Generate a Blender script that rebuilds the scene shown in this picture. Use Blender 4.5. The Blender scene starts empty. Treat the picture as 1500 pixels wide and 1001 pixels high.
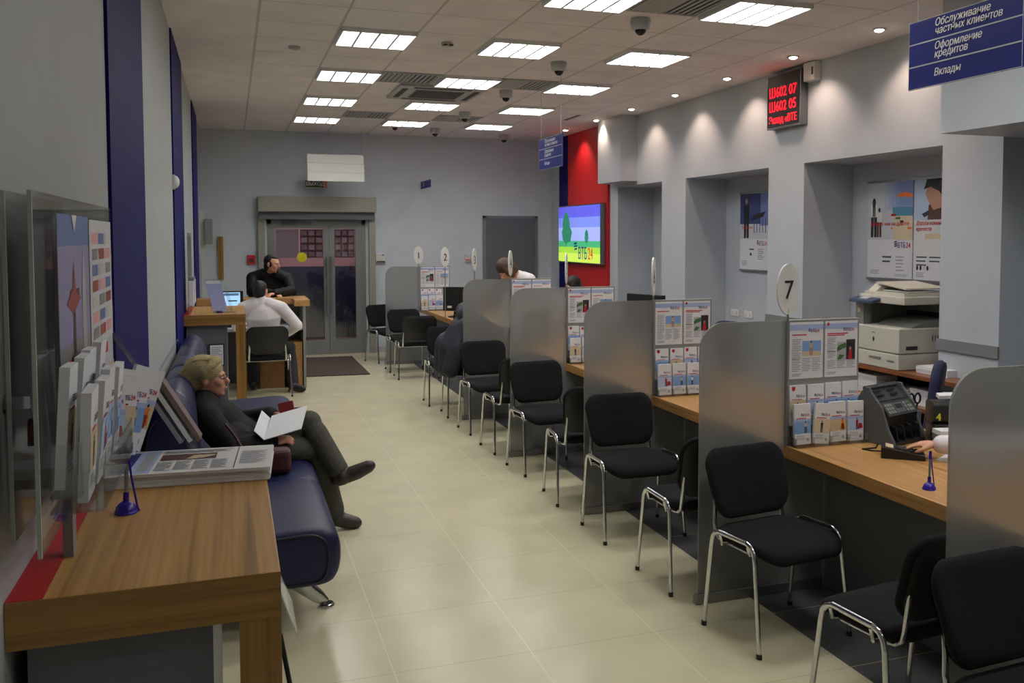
import bpy, bmesh, math, random
from mathutils import Vector, Matrix
random.seed(7)
D = bpy.data
SC = bpy.context.scene
COL = SC.collection
PI = math.pi
# ---------------------------------------------------------------- helpers
def lin(c):
    c = c / 255.0
    return c / 12.92 if c <= 0.04045 else ((c + 0.055) / 1.055) ** 2.4
def rgb(r, g, b):
    return (lin(r), lin(g), lin(b), 1.0)
MATS = {}
def nodes_of(m):
    m.use_nodes = True
    nt = m.node_tree
    return nt, nt.nodes['Principled BSDF']
def M(name, c, rough=0.5, metal=0.0, noise=0.0, nscale=8.0, stretch=(1, 1, 1), bump=0.0, emit=0.0, spec=0.5, coat=0.0):
    if name in MATS:
        return MATS[name]
    m = D.materials.new(name)
    nt, b = nodes_of(m)
    b.inputs['Base Color'].default_value = rgb(*c)
    b.inputs['Roughness'].default_value = rough
    b.inputs['Metallic'].default_value = metal
    b.inputs['Specular IOR Level'].default_value = spec
    b.inputs['Coat Weight'].default_value = coat
    if emit:
        b.inputs['Emission Color'].default_value = rgb(*c)
        b.inputs['Emission Strength'].default_value = emit
    if noise or bump:
        tc = nt.nodes.new('ShaderNodeTexCoord')
        mp = nt.nodes.new('ShaderNodeMapping'); mp.inputs['Scale'].default_value = stretch
        nz = nt.nodes.new('ShaderNodeTexNoise'); nz.inputs['Scale'].default_value = nscale
        nz.inputs['Detail'].default_value = 4
        nt.links.new(tc.outputs['Object'], mp.inputs[0]); nt.links.new(mp.outputs[0], nz.inputs['Vector'])
        if noise:
            rp = nt.nodes.new('ShaderNodeValToRGB')
            k0, k1 = 1 - noise, 1 + noise
            c0 = rgb(*[max(0, x * k0) for x in c]); c1 = rgb(*[min(255, x * k1) for x in c])
            rp.color_ramp.elements[0].color = c0; rp.color_ramp.elements[0].position = .3
            rp.color_ramp.elements[1].color = c1; rp.color_ramp.elements[1].position = .7
            nt.links.new(nz.outputs['Fac'], rp.inputs[0]); nt.links.new(rp.outputs[0], b.inputs['Base Color'])
        if bump:
            bp = nt.nodes.new('ShaderNodeBump'); bp.inputs['Strength'].default_value = bump; bp.inputs['Distance'].default_value = .01
            nt.links.new(nz.outputs['Fac'], bp.inputs['Height']); nt.links.new(bp.outputs[0], b.inputs['Normal'])
    MATS[name] = m
    return m
def wood(name, c0, c1, axis, rough=0.38, dark=(96, 66, 34)):
    """laminate with fine grain running along one axis"""
    m = D.materials.new(name); nt, b = nodes_of(m)
    tc = nt.nodes.new('ShaderNodeTexCoord')
    mp = nt.nodes.new('ShaderNodeMapping')
    s = [48.0, 48.0, 48.0]; s[axis] = 0.8
    mp.inputs['Scale'].default_value = s
    n1 = nt.nodes.new('ShaderNodeTexNoise'); n1.inputs['Scale'].default_value = 1.0; n1.inputs['Detail'].default_value = 6; n1.inputs['Distortion'].default_value = .35
    s2 = [110.0, 110.0, 110.0]; s2[axis] = 3.0
    mp2 = nt.nodes.new('ShaderNodeMapping'); mp2.inputs['Scale'].default_value = s2
    n2 = nt.nodes.new('ShaderNodeTexNoise'); n2.inputs['Scale'].default_value = 1.0; n2.inputs['Detail'].default_value = 3
    for a in (mp, mp2):
        nt.links.new(tc.outputs['Object'], a.inputs[0])
    nt.links.new(mp.outputs[0], n1.inputs['Vector']); nt.links.new(mp2.outputs[0], n2.inputs['Vector'])
    rp = nt.nodes.new('ShaderNodeValToRGB'); e = rp.color_ramp.elements
    e[0].position = .30; e[0].color = rgb(*dark)
    e[1].position = .70; e[1].color = rgb(*c1)
    k = e.new(.42); k.color = rgb(*c0)
    nt.links.new(n1.outputs['Fac'], rp.inputs[0])
    mx = nt.nodes.new('ShaderNodeMix'); mx.data_type = 'RGBA'; mx.blend_type = 'MULTIPLY'; mx.inputs[0].default_value = .35
    rp2 = nt.nodes.new('ShaderNodeValToRGB'); rp2.color_ramp.elements[0].position = .3; rp2.color_ramp.elements[0].color = (.55, .5, .45, 1); rp2.color_ramp.elements[1].position = .65
    nt.links.new(n2.outputs['Fac'], rp2.inputs[0])
    nt.links.new(rp.outputs[0], mx.inputs[6]); nt.links.new(rp2.outputs[0], mx.inputs[7]); nt.links.new(mx.outputs[2], b.inputs['Base Color'])
    b.inputs['Roughness'].default_value = rough
    MATS[name] = m
    return m
def acrylic(name, tint, refl=0.10, rough=0.03):
    m = D.materials.new(name); m.use_nodes = True; nt = m.node_tree
    nt.nodes.remove(nt.nodes['Principled BSDF'])
    o = nt.nodes['Material Output']
    t = nt.nodes.new('ShaderNodeBsdfTransparent'); t.inputs[0].default_value = tint
    g = nt.nodes.new('ShaderNodeBsdfGlossy'); g.inputs['Roughness'].default_value = rough
    lw = nt.nodes.new('ShaderNodeLayerWeight'); lw.inputs[0].default_value = .25
    ad = nt.nodes.new('ShaderNodeMath'); ad.operation = 'MULTIPLY_ADD'; ad.inputs[1].default_value = .6; ad.inputs[2].default_value = refl
    nt.links.new(lw.outputs['Fresnel'], ad.inputs[0])
    mx = nt.nodes.new('ShaderNodeMixShader')
    nt.links.new(ad.outputs[0], mx.inputs[0]); nt.links.new(t.outputs[0], mx.inputs[1]); nt.links.new(g.outputs[0], mx.inputs[2])
    nt.links.new(mx.outputs[0], o.inputs[0])
    MATS[name] = m
    return m
class MB:
    def __init__(s):
        s.v = []; s.f = []; s.m = []; s.sm = []
    def add(s, vs, fs, mat=None, smooth=False):
        o = len(s.v); s.v += [Vector(p) for p in vs]
        for f in fs:
            s.f.append([i + o for i in f]); s.m.append(mat); s.sm.append(smooth)
        return s
    def box(s, x0, x1, y0, y1, z0, z1, mat=None):
        vs = [(x0, y0, z0), (x1, y0, z0), (x1, y1, z0), (x0, y1, z0), (x0, y0, z1), (x1, y0, z1), (x1, y1, z1), (x0, y1, z1)]
        return s.add(vs, [(0, 3, 2, 1), (4, 5, 6, 7), (0, 1, 5, 4), (1, 2, 6, 5), (2, 3, 7, 6), (3, 0, 4, 7)], mat)
    def obox(s, o, ex, ey, ez, mat=None):
        o, ex, ey, ez = map(Vector, (o, ex, ey, ez))
        vs = [o, o + ex, o + ex + ey, o + ey]; vs += [p + ez for p in vs]
        return s.add(vs, [(0, 3, 2, 1), (4, 5, 6, 7), (0, 1, 5, 4), (1, 2, 6, 5), (2, 3, 7, 6), (3, 0, 4, 7)], mat)
    def quad(s, a, b, c, d, mat=None):
        return s.add([a, b, c, d], [(0, 1, 2, 3)], mat)
    def rect(s, o, ex, ey, u0, v0, u1, v1, mat=None, lift=0.0):
        o, ex, ey = Vector(o), Vector(ex), Vector(ey)
        n = ex.cross(ey).normalized() * lift
        return s.quad(o + ex * u0 + ey * v0 + n, o + ex * u1 + ey * v0 + n, o + ex * u1 + ey * v1 + n, o + ex * u0 + ey * v1 + n, mat)
    def poly(s, o, ex, ey, pts, mat=None, lift=0.0):
        o, ex, ey = Vector(o), Vector(ex), Vector(ey)
        n = ex.cross(ey).normalized() * lift
        return s.add([o + ex * u + ey * v + n for u, v in pts], [tuple(range(len(pts)))], mat)
    def prism(s, o, ex, ey, pts, depth, mat=None, smooth=False):
        """polygon in a plane, extruded by depth behind the plane (against its normal)"""
        o, ex, ey = Vector(o), Vector(ex), Vector(ey)
        n = ex.cross(ey).normalized() * -depth
        a = [o + ex * u + ey * v for u, v in pts]; k = len(a)
        s.add(a + [p + n for p in a], [tuple(range(k)), tuple(range(2 * k - 1, k - 1, -1))] + [], mat)
        s.add(a + [p + n for p in a], [(i, i + k, (i + 1) % k + k, (i + 1) % k) for i in range(k)], mat, smooth)
        return s
    def tube(s, pts, r, n=10, mat=None, flat=1.0, side=None, cap=True):
        pts = [Vector(p) for p in pts]; k = len(pts)
        rs = r if isinstance(r, (list, tuple)) else [r] * k
        rings = []; prev = None
        for i, p in enumerate(pts):
            t = (pts[min(i + 1, k - 1)] - pts[max(i - 1, 0)]).normalized()
            ref = Vector(side) if side is not None else (prev if prev is not None else (Vector((0, 0, 1)) if abs(t.z) < .9 else Vector((1, 0, 0))))
            a = (ref - t * ref.dot(t))
            if a.length < 1e-5:
                a = t.orthogonal()
            a.normalize(); b = t.cross(a); prev = a
            rings.append([p + a * (rs[i] * math.cos(q)) + b * (rs[i] * flat * math.sin(q)) for q in [2 * PI * j / n for j in range(n)]])
        vs = [q for rg in rings for q in rg]
        fs = [(i * n + j, i * n + (j + 1) % n, (i + 1) * n + (j + 1) % n, (i + 1) * n + j) for i in range(k - 1) for j in range(n)]
        s.add(vs, fs, mat, True)
        if cap:
            s.add(rings[0], [tuple(range(n - 1, -1, -1))], mat); s.add(rings[-1], [tuple(range(n))], mat)
        return s
    def lathe(s, o, prof, n=20, mat=None, axis=(0, 0, 1), smooth=True):
        ax = Vector(axis).normalized(); a = ax.orthogonal().normalized(); b = ax.cross(a); o = Vector(o)
        rings = [[o + ax * z + (a * math.cos(2 * PI * j / n) + b * math.sin(2 * PI * j / n)) * max(r, 1e-4) for j in range(n)] for r, z in prof]
        k = len(rings)
        s.add([q for rg in rings for q in rg], [(i * n + j, i * n + (j + 1) % n, (i + 1) * n + (j + 1) % n, (i + 1) * n + j) for i in range(k - 1) for j in range(n)], mat, smooth)
        s.add(rings[0], [tuple(range(n - 1, -1, -1))], mat); s.add(rings[-1], [tuple(range(n))], mat)
        return s
    def ball(s, o, r, mat=None, n=14, m=9, ax=((1, 0, 0), (0, 1, 0), (0, 0, 1))):
        o = Vector(o); A = [Vector(q) for q in ax]
        rr = r if isinstance(r, (list, tuple)) else (r, r, r)
        vs = [o + A[2] * rr[2]]
        for i in range(1, m):
            t = PI * i / m
            for j in range(n):
                p = 2 * PI * j / n
                vs.append(o + A[0] * (rr[0] * math.sin(t) * math.cos(p)) + A[1] * (rr[1] * math.sin(t) * math.sin(p)) + A[2] * (rr[2] * math.cos(t)))
        vs.append(o - A[2] * rr[2])
        fs = [(0, 1 + j, 1 + (j + 1) % n) for j in range(n)]
        for i in range(m - 2):
            fs += [(1 + i * n + j, 1 + (i + 1) * n + j, 1 + (i + 1) * n + (j + 1) % n, 1 + i * n + (j + 1) % n) for j in range(n)]
        b = 1 + (m - 2) * n
        fs += [(b + j, len(vs) - 1, b + (j + 1) % n) for j in range(n)]
        return s.add(vs, fs, mat, True)
    def loft(s, loops, mat=None, smooth=True, caps=True):
        n = len(loops[0]); k = len(loops)
        s.add([q for l in loops for q in l], [(i * n + j, i * n + (j + 1) % n, (i + 1) * n + (j + 1) % n, (i + 1) * n + j) for i in range(k - 1) for j in range(n)], mat, smooth)
        if caps:
            s.add(loops[0], [tuple(range(n - 1, -1, -1))], mat, smooth); s.add(loops[-1], [tuple(range(n))], mat, smooth)
        return s
    def text(s, t, o, ex, ey, size, mat, shear=0.0, sx=1.0, bold=0.0, align='LEFT', spacing=1.0, lift=0.001):
        cu = D.curves.new('tmp_text', 'FONT'); cu.body = t; cu.size = size; cu.shear = shear
        cu.align_x = align; cu.space_line = spacing; cu.resolution_u = 3
        ob = D.objects.new('tmp_text', cu); COL.objects.link(ob)
        dg = bpy.context.evaluated_depsgraph_get(); dg.update()
        me = D.meshes.new_from_object(ob.evaluated_get(dg))
        o, ex, ey = Vector(o), Vector(ex).normalized(), Vector(ey).normalized()
        n = ex.cross(ey).normalized() * lift
        for k in ((0,) if not bold else (-1, 0, 1)):
            s.add([o + ex * (v.co.x * sx + k * bold) + ey * v.co.y + n * (1 + .15 * k) for v in me.vertices], [tuple(p.vertices) for p in me.polygons], mat)
        D.objects.remove(ob); D.curves.remove(cu); D.meshes.remove(me)
        return s
    def build(s, name, mat=None, parent=None, w=True, bevel=0.0, seg=2, fix=False):
        off = Vector((0, 0, 0))
        if parent is not None and w:
            r = parent
            while r.parent is not None:
                r = r.parent
            off = r.location
        me = D.meshes.new(name)
        me.from_pydata([p - off for p in s.v], [], s.f)
        keys = []
        for k, q in enumerate(s.m):
            q = q or mat
            if q not in keys:
                keys.append(q)
        for q in keys:
            me.materials.append(q if not isinstance(q, str) else MATS[q])
        for k, p in enumerate(me.polygons):
            p.material_index = keys.index(s.m[k] or mat); p.use_smooth = s.sm[k]
        if bevel or fix:
            bm = bmesh.new(); bm.from_mesh(me)
            bmesh.ops.remove_doubles(bm, verts=bm.verts, dist=1e-5)
            bmesh.ops.recalc_face_normals(bm, faces=bm.faces)
            if bevel:
                ed = [e for e in bm.edges if len(e.link_faces) == 2 and e.calc_face_angle(0) > .5]
                bmesh.ops.bevel(bm, geom=ed, offset=bevel, segments=seg, affect='EDGES', profile=.5, clamp_overlap=True)
            bm.to_mesh(me); bm.free()
        o = D.objects.new(name, me); COL.objects.link(o)
        o.parent = parent
        return o
def tag(o, label, cat, group=None, kind=None):
    o['label'] = label; o['category'] = cat
    if group: o['group'] = group
    if kind: o['kind'] = kind
    return o
def thing(name, label, cat, loc=(0, 0, 0), rz=0.0, group=None):
    o = D.objects.new(name, None); COL.objects.link(o); o.empty_display_size = .1
    o.location = loc; o.rotation_euler = (0, 0, rz)
    return tag(o, label, cat, group)
def struct(o):
    o['kind'] = 'structure'
    return o
def copy_tree(o, parent=None):
    c = o.copy(); COL.objects.link(c); c.parent = parent
    for ch in list(o.children):
        copy_tree(ch, c)
    return c
def dup(o, label, loc=None, rz=None):
    c = copy_tree(o); c['label'] = label
    if loc is not None: c.location = loc
    if rz is not None: c.rotation_euler = (0, 0, rz)
    return c
def arc(cx, cy, r, a0, a1, n):
    return [(cx + r * math.cos(a0 + (a1 - a0) * i / n), cy + r * math.sin(a0 + (a1 - a0) * i / n)) for i in range(n + 1)]
def rrect(x0, y0, x1, y1, r, n=5):
    return arc(x1 - r, y1 - r, r, 0, PI / 2, n) + arc(x0 + r, y1 - r, r, PI / 2, PI, n) + arc(x0 + r, y0 + r, r, PI, 1.5 * PI, n) + arc(x1 - r, y0 + r, r, 1.5 * PI, 2 * PI, n)
ORD = ['first', 'second', 'third', 'fourth', 'fifth', 'sixth', 'seventh', 'eighth', 'ninth', 'tenth']
X, Y, Z = Vector((1, 0, 0)), Vector((0, 1, 0)), Vector((0, 0, 1))
# ---------------------------------------------------------------- materials
M('white', (225, 226, 226), .5); M('paper', (226, 228, 234), .6); M('offwhite', (205, 206, 202), .5)
M('plastic_grey', (130, 131, 130), .45); M('black', (16, 16, 18), .45); M('black_gloss', (10, 10, 12), .15)
M('dark', (38, 39, 43), .5); M('grey', (120, 122, 126), .5); M('midgrey', (92, 95, 100), .5); M('lightgrey', (172, 174, 176), .5)
M('alu', (150, 152, 154), .35, .8); M('chrome', (205, 206, 210), .12, 1.0); M('steel', (120, 122, 125), .3, .9)
M('fabric', (27, 27, 30), .95, noise=.25, nscale=260, bump=.12, spec=.15); M('shell', (18, 18, 20), .5)
M('blue', (12, 14, 98), .55); M('sign_blue', (18, 28, 104), .5, spec=.2); M('band', (160, 178, 222), .6); M('red', (176, 14, 22), .55)
M('ink', (60, 66, 84), .7); M('ink_light', (152, 156, 168), .7); M('logo_blue', (24, 40, 112), .6); M('logo_red', (190, 22, 36), .6)
M('skyp', (120, 160, 214), .6); M('sand', (198, 178, 140), .6); M('orange', (226, 112, 28), .6); M('green', (66, 108, 62), .6)
M('skin', (206, 150, 122), .55, noise=.05, nscale=20); M('skin_d', (198, 142, 116), .55, noise=.05, nscale=20); M('lips', (150, 84, 76), .5)
M('hair_k', (18, 16, 16), .6, noise=.4, nscale=60); M('hair_b', (62, 40, 26), .6, noise=.3, nscale=60)
M('leather', (25, 30, 68), .42, spec=.35, noise=.10, nscale=5, bump=.06); M('leather_d', (17, 19, 36), .45)
M('purple', (44, 24, 150), .25); M('carton', (150, 108, 66), .7, noise=.08); M('maroon', (70, 22, 28), .6)
M('panel', (94, 98, 104), .45); M('copier', (196, 194, 182), .5); M('copier_d', (120, 122, 120), .5); M('copier_blue', (58, 74, 104), .45)
wood('wood_y', (172, 128, 66), (200, 154, 86), 1, dark=(122, 88, 44)); wood('wood_x', (144, 104, 50), (170, 128, 66), 0, dark=(104, 74, 34)); wood('wood_z', (144, 104, 50), (170, 128, 66), 2, dark=(104, 74, 34))
wood('desk_y', (176, 128, 72), (198, 150, 90), 1, dark=(140, 98, 52)); wood('shelf_y', (120, 68, 40), (138, 84, 50), 1, dark=(96, 54, 32))
acrylic('acrylic', (.965, .98, .975, 1), .07); acrylic('acrylic_d', (.92, .945, .94, 1), .10, .08); acrylic('doorglass', (.70, .72, .76, 1), .10)
# frosted glass
def frosted():
    m = D.materials.new('frosted'); m.use_nodes = True; nt = m.node_tree; nt.nodes.remove(nt.nodes['Principled BSDF']); o = nt.nodes['Material Output']
    r = nt.nodes.new('ShaderNodeBsdfRefraction'); r.inputs['Roughness'].default_value = .42; r.inputs['IOR'].default_value = 1.12; r.inputs[0].default_value = (.84, .86, .86, 1)
    d = nt.nodes.new('ShaderNodeBsdfDiffuse'); d.inputs[0].default_value = (.33, .335, .33, 1)
    g = nt.nodes.new('ShaderNodeBsdfGlossy'); g.inputs['Roughness'].default_value = .3
    a = nt.nodes.new('ShaderNodeMixShader'); a.inputs[0].default_value = .45
    b = nt.nodes.new('ShaderNodeMixShader'); b.inputs[0].default_value = .06
    nt.links.new(r.outputs[0], a.inputs[1]); nt.links.new(d.outputs[0], a.inputs[2])
    nt.links.new(a.outputs[0], b.inputs[1]); nt.links.new(g.outputs[0], b.inputs[2]); nt.links.new(b.outputs[0], o.inputs[0])
    MATS['frosted'] = m
frosted()
M('disc', (222, 224, 222), .4); M('lamp', (255, 252, 246), emit=17.0); M('warm', (255, 226, 190), emit=25.0)
M('led', (255, 20, 40), emit=2.0); M('screen', (150, 196, 230), emit=1.0); M('flat_white', (212, 214, 208), .6)
# ---------------------------------------------------------------- camera
cd = D.cameras.new('camera'); cam = D.objects.new('camera', cd); COL.objects.link(cam)
cam.location = (0, 0, 1.823); cam.rotation_euler = (PI / 2 - .052, 0, -.3464)
cd.sensor_width = 36; cd.lens = 1355.4 * 36 / 1500
cd.shift_x = (750 - 828.4) / 1500; cd.shift_y = (417.8 - 500.5) / 1500; cd.clip_start = .05
SC.camera = cam
SC.view_settings.view_transform = 'Standard'
SC.view_settings.look = 'None'
SC.view_settings.exposure = 0.0
SC.view_settings.gamma = 1.06
SC.cycles.use_denoising = True
SC.cycles.max_bounces = 10; SC.cycles.transparent_max_bounces = 24; SC.cycles.sample_clamp_indirect = 6
w = D.worlds.new('world'); SC.world = w; w.use_nodes = True
w.node_tree.nodes['Background'].inputs[0].default_value = (.5, .55, .65, 1); w.node_tree.nodes['Background'].inputs[1].default_value = .08
# ---------------------------------------------------------------- setting
XL, XR, YB, YF, H = -.42, 5.07, 14.75, -3.2, 3.428
def math_node(nt, op, a, b=None):
    n = nt.nodes.new('ShaderNodeMath'); n.operation = op
    for i, q in enumerate((a, b)):
        if q is None: continue
        if isinstance(q, (int, float)): n.inputs[i].default_value = q
        else: nt.links.new(q, n.inputs[i])
    return n.outputs[0]
def grid_mat(name, base, line, x0, y0, t, wx, wy, rough, bump=0.0, hi=None, xmin=None, xmax=None, plain=None, dark_x=None, dark=None, shift=None, noise=.03):
    m = D.materials.new(name); nt, b = nodes_of(m)
    tc = nt.nodes.new('ShaderNodeTexCoord'); sp = nt.nodes.new('ShaderNodeSeparateXYZ'); nt.links.new(tc.outputs['Object'], sp.inputs[0])
    x, y = sp.outputs[0], sp.outputs[1]
    if shift:
        gt = math_node(nt, 'GREATER_THAN', x, shift[0]); y = math_node(nt, 'ADD', y, math_node(nt, 'MULTIPLY', gt, shift[1]))
    def lines(c, c0, w):
        f = math_node(nt, 'FRACT', math_node(nt, 'DIVIDE', math_node(nt, 'SUBTRACT', c, c0 - 50 * t - t / 2), t))
        return math_node(nt, 'LESS_THAN', math_node(nt, 'ABSOLUTE', math_node(nt, 'SUBTRACT', f, .5)), w / t / 2)
    lx, ly = lines(x, x0, wx), lines(y, y0, wy)
    if xmax is not None:
        ins = math_node(nt, 'MULTIPLY', math_node(nt, 'LESS_THAN', x, xmax), math_node(nt, 'GREATER_THAN', x, xmin))
        lx, ly = math_node(nt, 'MULTIPLY', lx, ins), math_node(nt, 'MULTIPLY', ly, ins)
    nz = nt.nodes.new('ShaderNodeTexNoise'); nz.inputs['Scale'].default_value = 3; nz.inputs['Detail'].default_value = 5; nt.links.new(tc.outputs['Object'], nz.inputs['Vector'])
    rp = nt.nodes.new('ShaderNodeValToRGB'); rp.color_ramp.elements[0].position = .3; rp.color_ramp.elements[1].position = .7
    rp.color_ramp.elements[0].color = rgb(*[c * (1 - noise) for c in base]); rp.color_ramp.elements[1].color = rgb(*[min(255, c * (1 + noise)) for c in base])
    nt.links.new(nz.outputs['Fac'], rp.inputs[0])
    col = rp.outputs[0]
    def mix(f, a, c):
        n = nt.nodes.new('ShaderNodeMix'); n.data_type = 'RGBA'; nt.links.new(f, n.inputs[0]); nt.links.new(a, n.inputs[6]); n.inputs[7].default_value = c
        return n.outputs[2]
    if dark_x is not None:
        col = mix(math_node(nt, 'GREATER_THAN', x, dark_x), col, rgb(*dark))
    col = mix(ly, col, rgb(*line)); col = mix(lx, col, rgb(*(hi or line)))
    nt.links.new(col, b.inputs['Base Color']); b.inputs['Roughness'].default_value = rough
    MATS[name] = m
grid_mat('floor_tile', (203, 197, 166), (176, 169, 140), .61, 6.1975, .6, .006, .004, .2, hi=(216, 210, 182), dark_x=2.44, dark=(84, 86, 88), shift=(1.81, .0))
grid_mat('ceiling_tile', (236, 231, 231), (178, 173, 172), .814, 7.294, .6, .02, .009, .9, hi=(196, 192, 190), xmin=.2, xmax=4.42)
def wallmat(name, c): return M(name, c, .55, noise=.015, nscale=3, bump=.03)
wallmat('wall', (196, 205, 214)); wallmat('wall_r_shaded', (178, 186, 196)); wallmat('wall_l_shaded', (166, 170, 172)); M('stripe', (8, 9, 88), .6, spec=.12); M('red_wall', (182, 12, 18), .55)  # side walls darker than the back: weaker lamp light put into their colour
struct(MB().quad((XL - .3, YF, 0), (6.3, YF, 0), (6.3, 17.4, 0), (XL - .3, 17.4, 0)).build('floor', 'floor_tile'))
struct(MB().quad((XL - .3, YF, H), (XL - .3, 17.4, H), (6.3, 17.4, H), (6.3, YF, H)).build('ceiling', 'ceiling_tile'))
struct(MB().box(XL - .15, XL, YF, YB + .15, 0, H).build('wall_left', 'wall_l_shaded'))
DX0, DX1, DZ = .515, 1.985, 2.09
b = MB(); b.box(XL - .15, DX0, YB, YB + .12, 0, H); b.box(DX1, 6.2, YB, YB + .12, 0, H); b.box(DX0, DX1, YB, YB + .12, DZ, H)
struct(b.build('wall_back', 'wall'))
struct(MB().box(XL - .15, 6.2, YF - .1, YF, 0, H).build('wall_front', 'wall'))
# right wall: fascia over deep niches
XN = 5.62; ZN = 2.515
b = MB()
for a, c in ((5.065, 5.65), (7.45, 8.06), (9.86, 10.5), (11.9, YB)):
    b.box(XR, XN, a, c, 0, ZN)
b.box(XR, XN, 5.065, YB, ZN, H); b.box(XN, XN + .12, YF, YB, 0, H)
struct(b.build('wall_right', 'wall_r_shaded'))
struct(MB().box(4.52, XN, YF, 5.064, 2.52, H).build('wall_right_beam', 'wall_r_shaded'))
struct(MB().box(4.83, XR, 11.25, 12.05, 2.56, H).build('wall_right_pier', 'wall_r_shaded'))
struct(MB().box(5.03, XR, 12.18, 13.82, 0, H).build('trim_1', 'red_wall'))
struct(MB().box(5.035, XR, 13.82, 14.25, 0, H).build('trim_2', 'stripe'))
for k, (a, c) in enumerate(((3.76, 5.18), (7.8, 9.35), (11.79, 13.35))):
    struct(MB().box(XL, XL + .012, a, c, .87, H).build('trim_%d' % (3 + k), 'stripe'))
for k, (a, c) in enumerate(((5.055, 5.66), (7.44, 8.07), (9.85, 10.51))):
    struct(MB().box(XR - .018, XR, a, c, .965, 1.05).build('trim_%d' % (6 + k), 'grey'))
struct(MB().box(XL, XL + .012, YF, YB, 0, .09).build('baseboard_left', 'lightgrey'))
b = MB(); b.box(XL, .37, YB - .012, YB, 0, .09); b.box(2.14, 3.88, YB - .012, YB, 0, .09)
struct(b.build('baseboard_back', 'lightgrey'))
# vestibule seen through the entrance door
M('vest_pink', (196, 140, 140), .7, emit=.10); M('vest_navy', (40, 48, 74), .5); M('vest_floor', (150, 96, 84), .5); M('vest_red', (150, 50, 50), .6)  # pink carries a faint glow of its own, brightening put into the material
b = MB(); b.box(.2, .3, YB + .12, 17, 0, 2.4, 'vest_navy'); b.box(2.2, 2.3, YB + .12, 17, 0, 2.4, 'vest_navy'); b.box(.2, 2.3, 17, 17.1, 0, 1.3, 'vest_navy')
b.box(.2, 2.3, 17, 17.1, 1.3, 2.4, 'vest_pink'); b.box(.2, 2.3, YB + .12, 17.1, 2.4, 2.45, 'white')
struct(b.build('wall_vestibule', 'wall'))
vl = D.lights.new('vestibule_fill', 'AREA'); vl.energy = 22; vl.size = 1.2; vl.color = (1, .86, .84); vo = D.objects.new('vestibule_fill', vl); COL.objects.link(vo); vo.location = (1.25, 16.0, 2.38)  # added fill light, no visible fitting, to brighten the vestibule behind the glass
struct(MB().box(.3, 2.2, YB + .12, 17, .001, .012).build('floor_vestibule', 'vest_floor'))
# entrance door: frame, wide and narrow leaf, bars
M('door_alu', (126, 130, 132), .4, .35)
b = MB(); y0, y1 = YB - .01, YB + .07
b.box(DX0, DX0 + .06, y0, y1, 0, DZ); b.box(DX1 - .06, DX1, y0, y1, 0, DZ); b.box(DX0, DX1, y0, y1, DZ - .07, DZ)
door = struct(b.build('door_1', 'door_alu'))
def leaf(x0, x1, g0, g1):
    q = MB(); q.box(x0, g0, y0 + .01, y1 - .01, .01, 2.02); q.box(g1, x1, y0 + .01, y1 - .01, .01, 2.02)
    q.box(g0, g1, y0 + .01, y1 - .01, .01, .22); q.box(g0, g1, y0 + .01, y1 - .01, 1.95, 2.02)
    l = q.build('door_leaf', 'door_alu', door)
    MB().box(g0, g1, YB + .03, YB + .036, .22, 1.95).build('glass_pane', 'doorglass', l)
leaf(.575, 1.42, .625, 1.345); leaf(1.425, 1.925, 1.51, 1.83)
for xx in (1.39, 1.455):
    q = MB(); q.tube([(xx, YB - .06, .62), (xx, YB - .06, 1.52)], .013, 8)
    for zz in (.68, 1.46): q.tube([(xx, YB - .06, zz), (xx, YB, zz)], .009, 6)
    q.build('door_handle', 'alu', door)
q = MB(); q.box(1.375, 1.40, YB - .03, YB, .98, 1.08); q.box(1.375, 1.40, YB - .03, YB, 1.22, 1.30); q.build('door_lock', 'black', door)
q = MB(); q.box(.72, .95, YB - .05, YB, 2.02, 2.075); q.tube([(.9, YB - .07, 2.05), (1.15, YB - .06, 2.04)], .01, 6); q.build('door_closer', 'midgrey', door)
M('yellow', (214, 206, 20), .5)
q = MB(); q.poly((1.02, YB + .028, 1.51), X, Z, arc(0, 0, .075, 0, 2 * PI, 24)[:-1], 'yellow'); tag(q.build('warning_dot', 'yellow'), 'round yellow sticker on the glass of the entrance door', 'sticker')
# posters stuck outside the glass, seen through it
def small_poster(x0, x1, z0, z1, y, cols, name, label):
    q = MB(); o = Vector((x0, y, z0)); q.box(x0, x1, y, y + .003, z0, z1, cols[0])
    n = 4
    for i in range(n):
        for j in range(3):
            u0 = (x1 - x0) * (j + .12) / 3; v0 = (z1 - z0) * (i + .15) / n
            q.rect(o, X, Z, u0, v0, u0 + (x1 - x0) * .26, v0 + (z1 - z0) * .17, cols[1 + (i + j) % (len(cols) - 1)], .002)
    tag(q.build(name, cols[0]), label, 'poster')
M('pinkpaper', (214, 176, 182), .7, emit=.12)  # paper is no light source; slight self-glow lifts it behind the glass
small_poster(.64, .98, 1.50, 1.94, YB + .09, ['pinkpaper', 'pinkpaper'], 'window_poster', 'pale pink notice behind the wide door glass above the yellow dot')
small_poster(1.0, 1.34, 1.50, 1.94, YB + .09, ['vest_red', 'pinkpaper', 'vest_pink'], 'window_poster', 'red sheet with grid of pictures behind the wide door glass')
small_poster(1.52, 1.82, 1.50, 1.94, YB + .09, ['vest_red', 'vest_pink', 'pinkpaper'], 'window_poster', 'reddish poster behind the narrow door glass')
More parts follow.
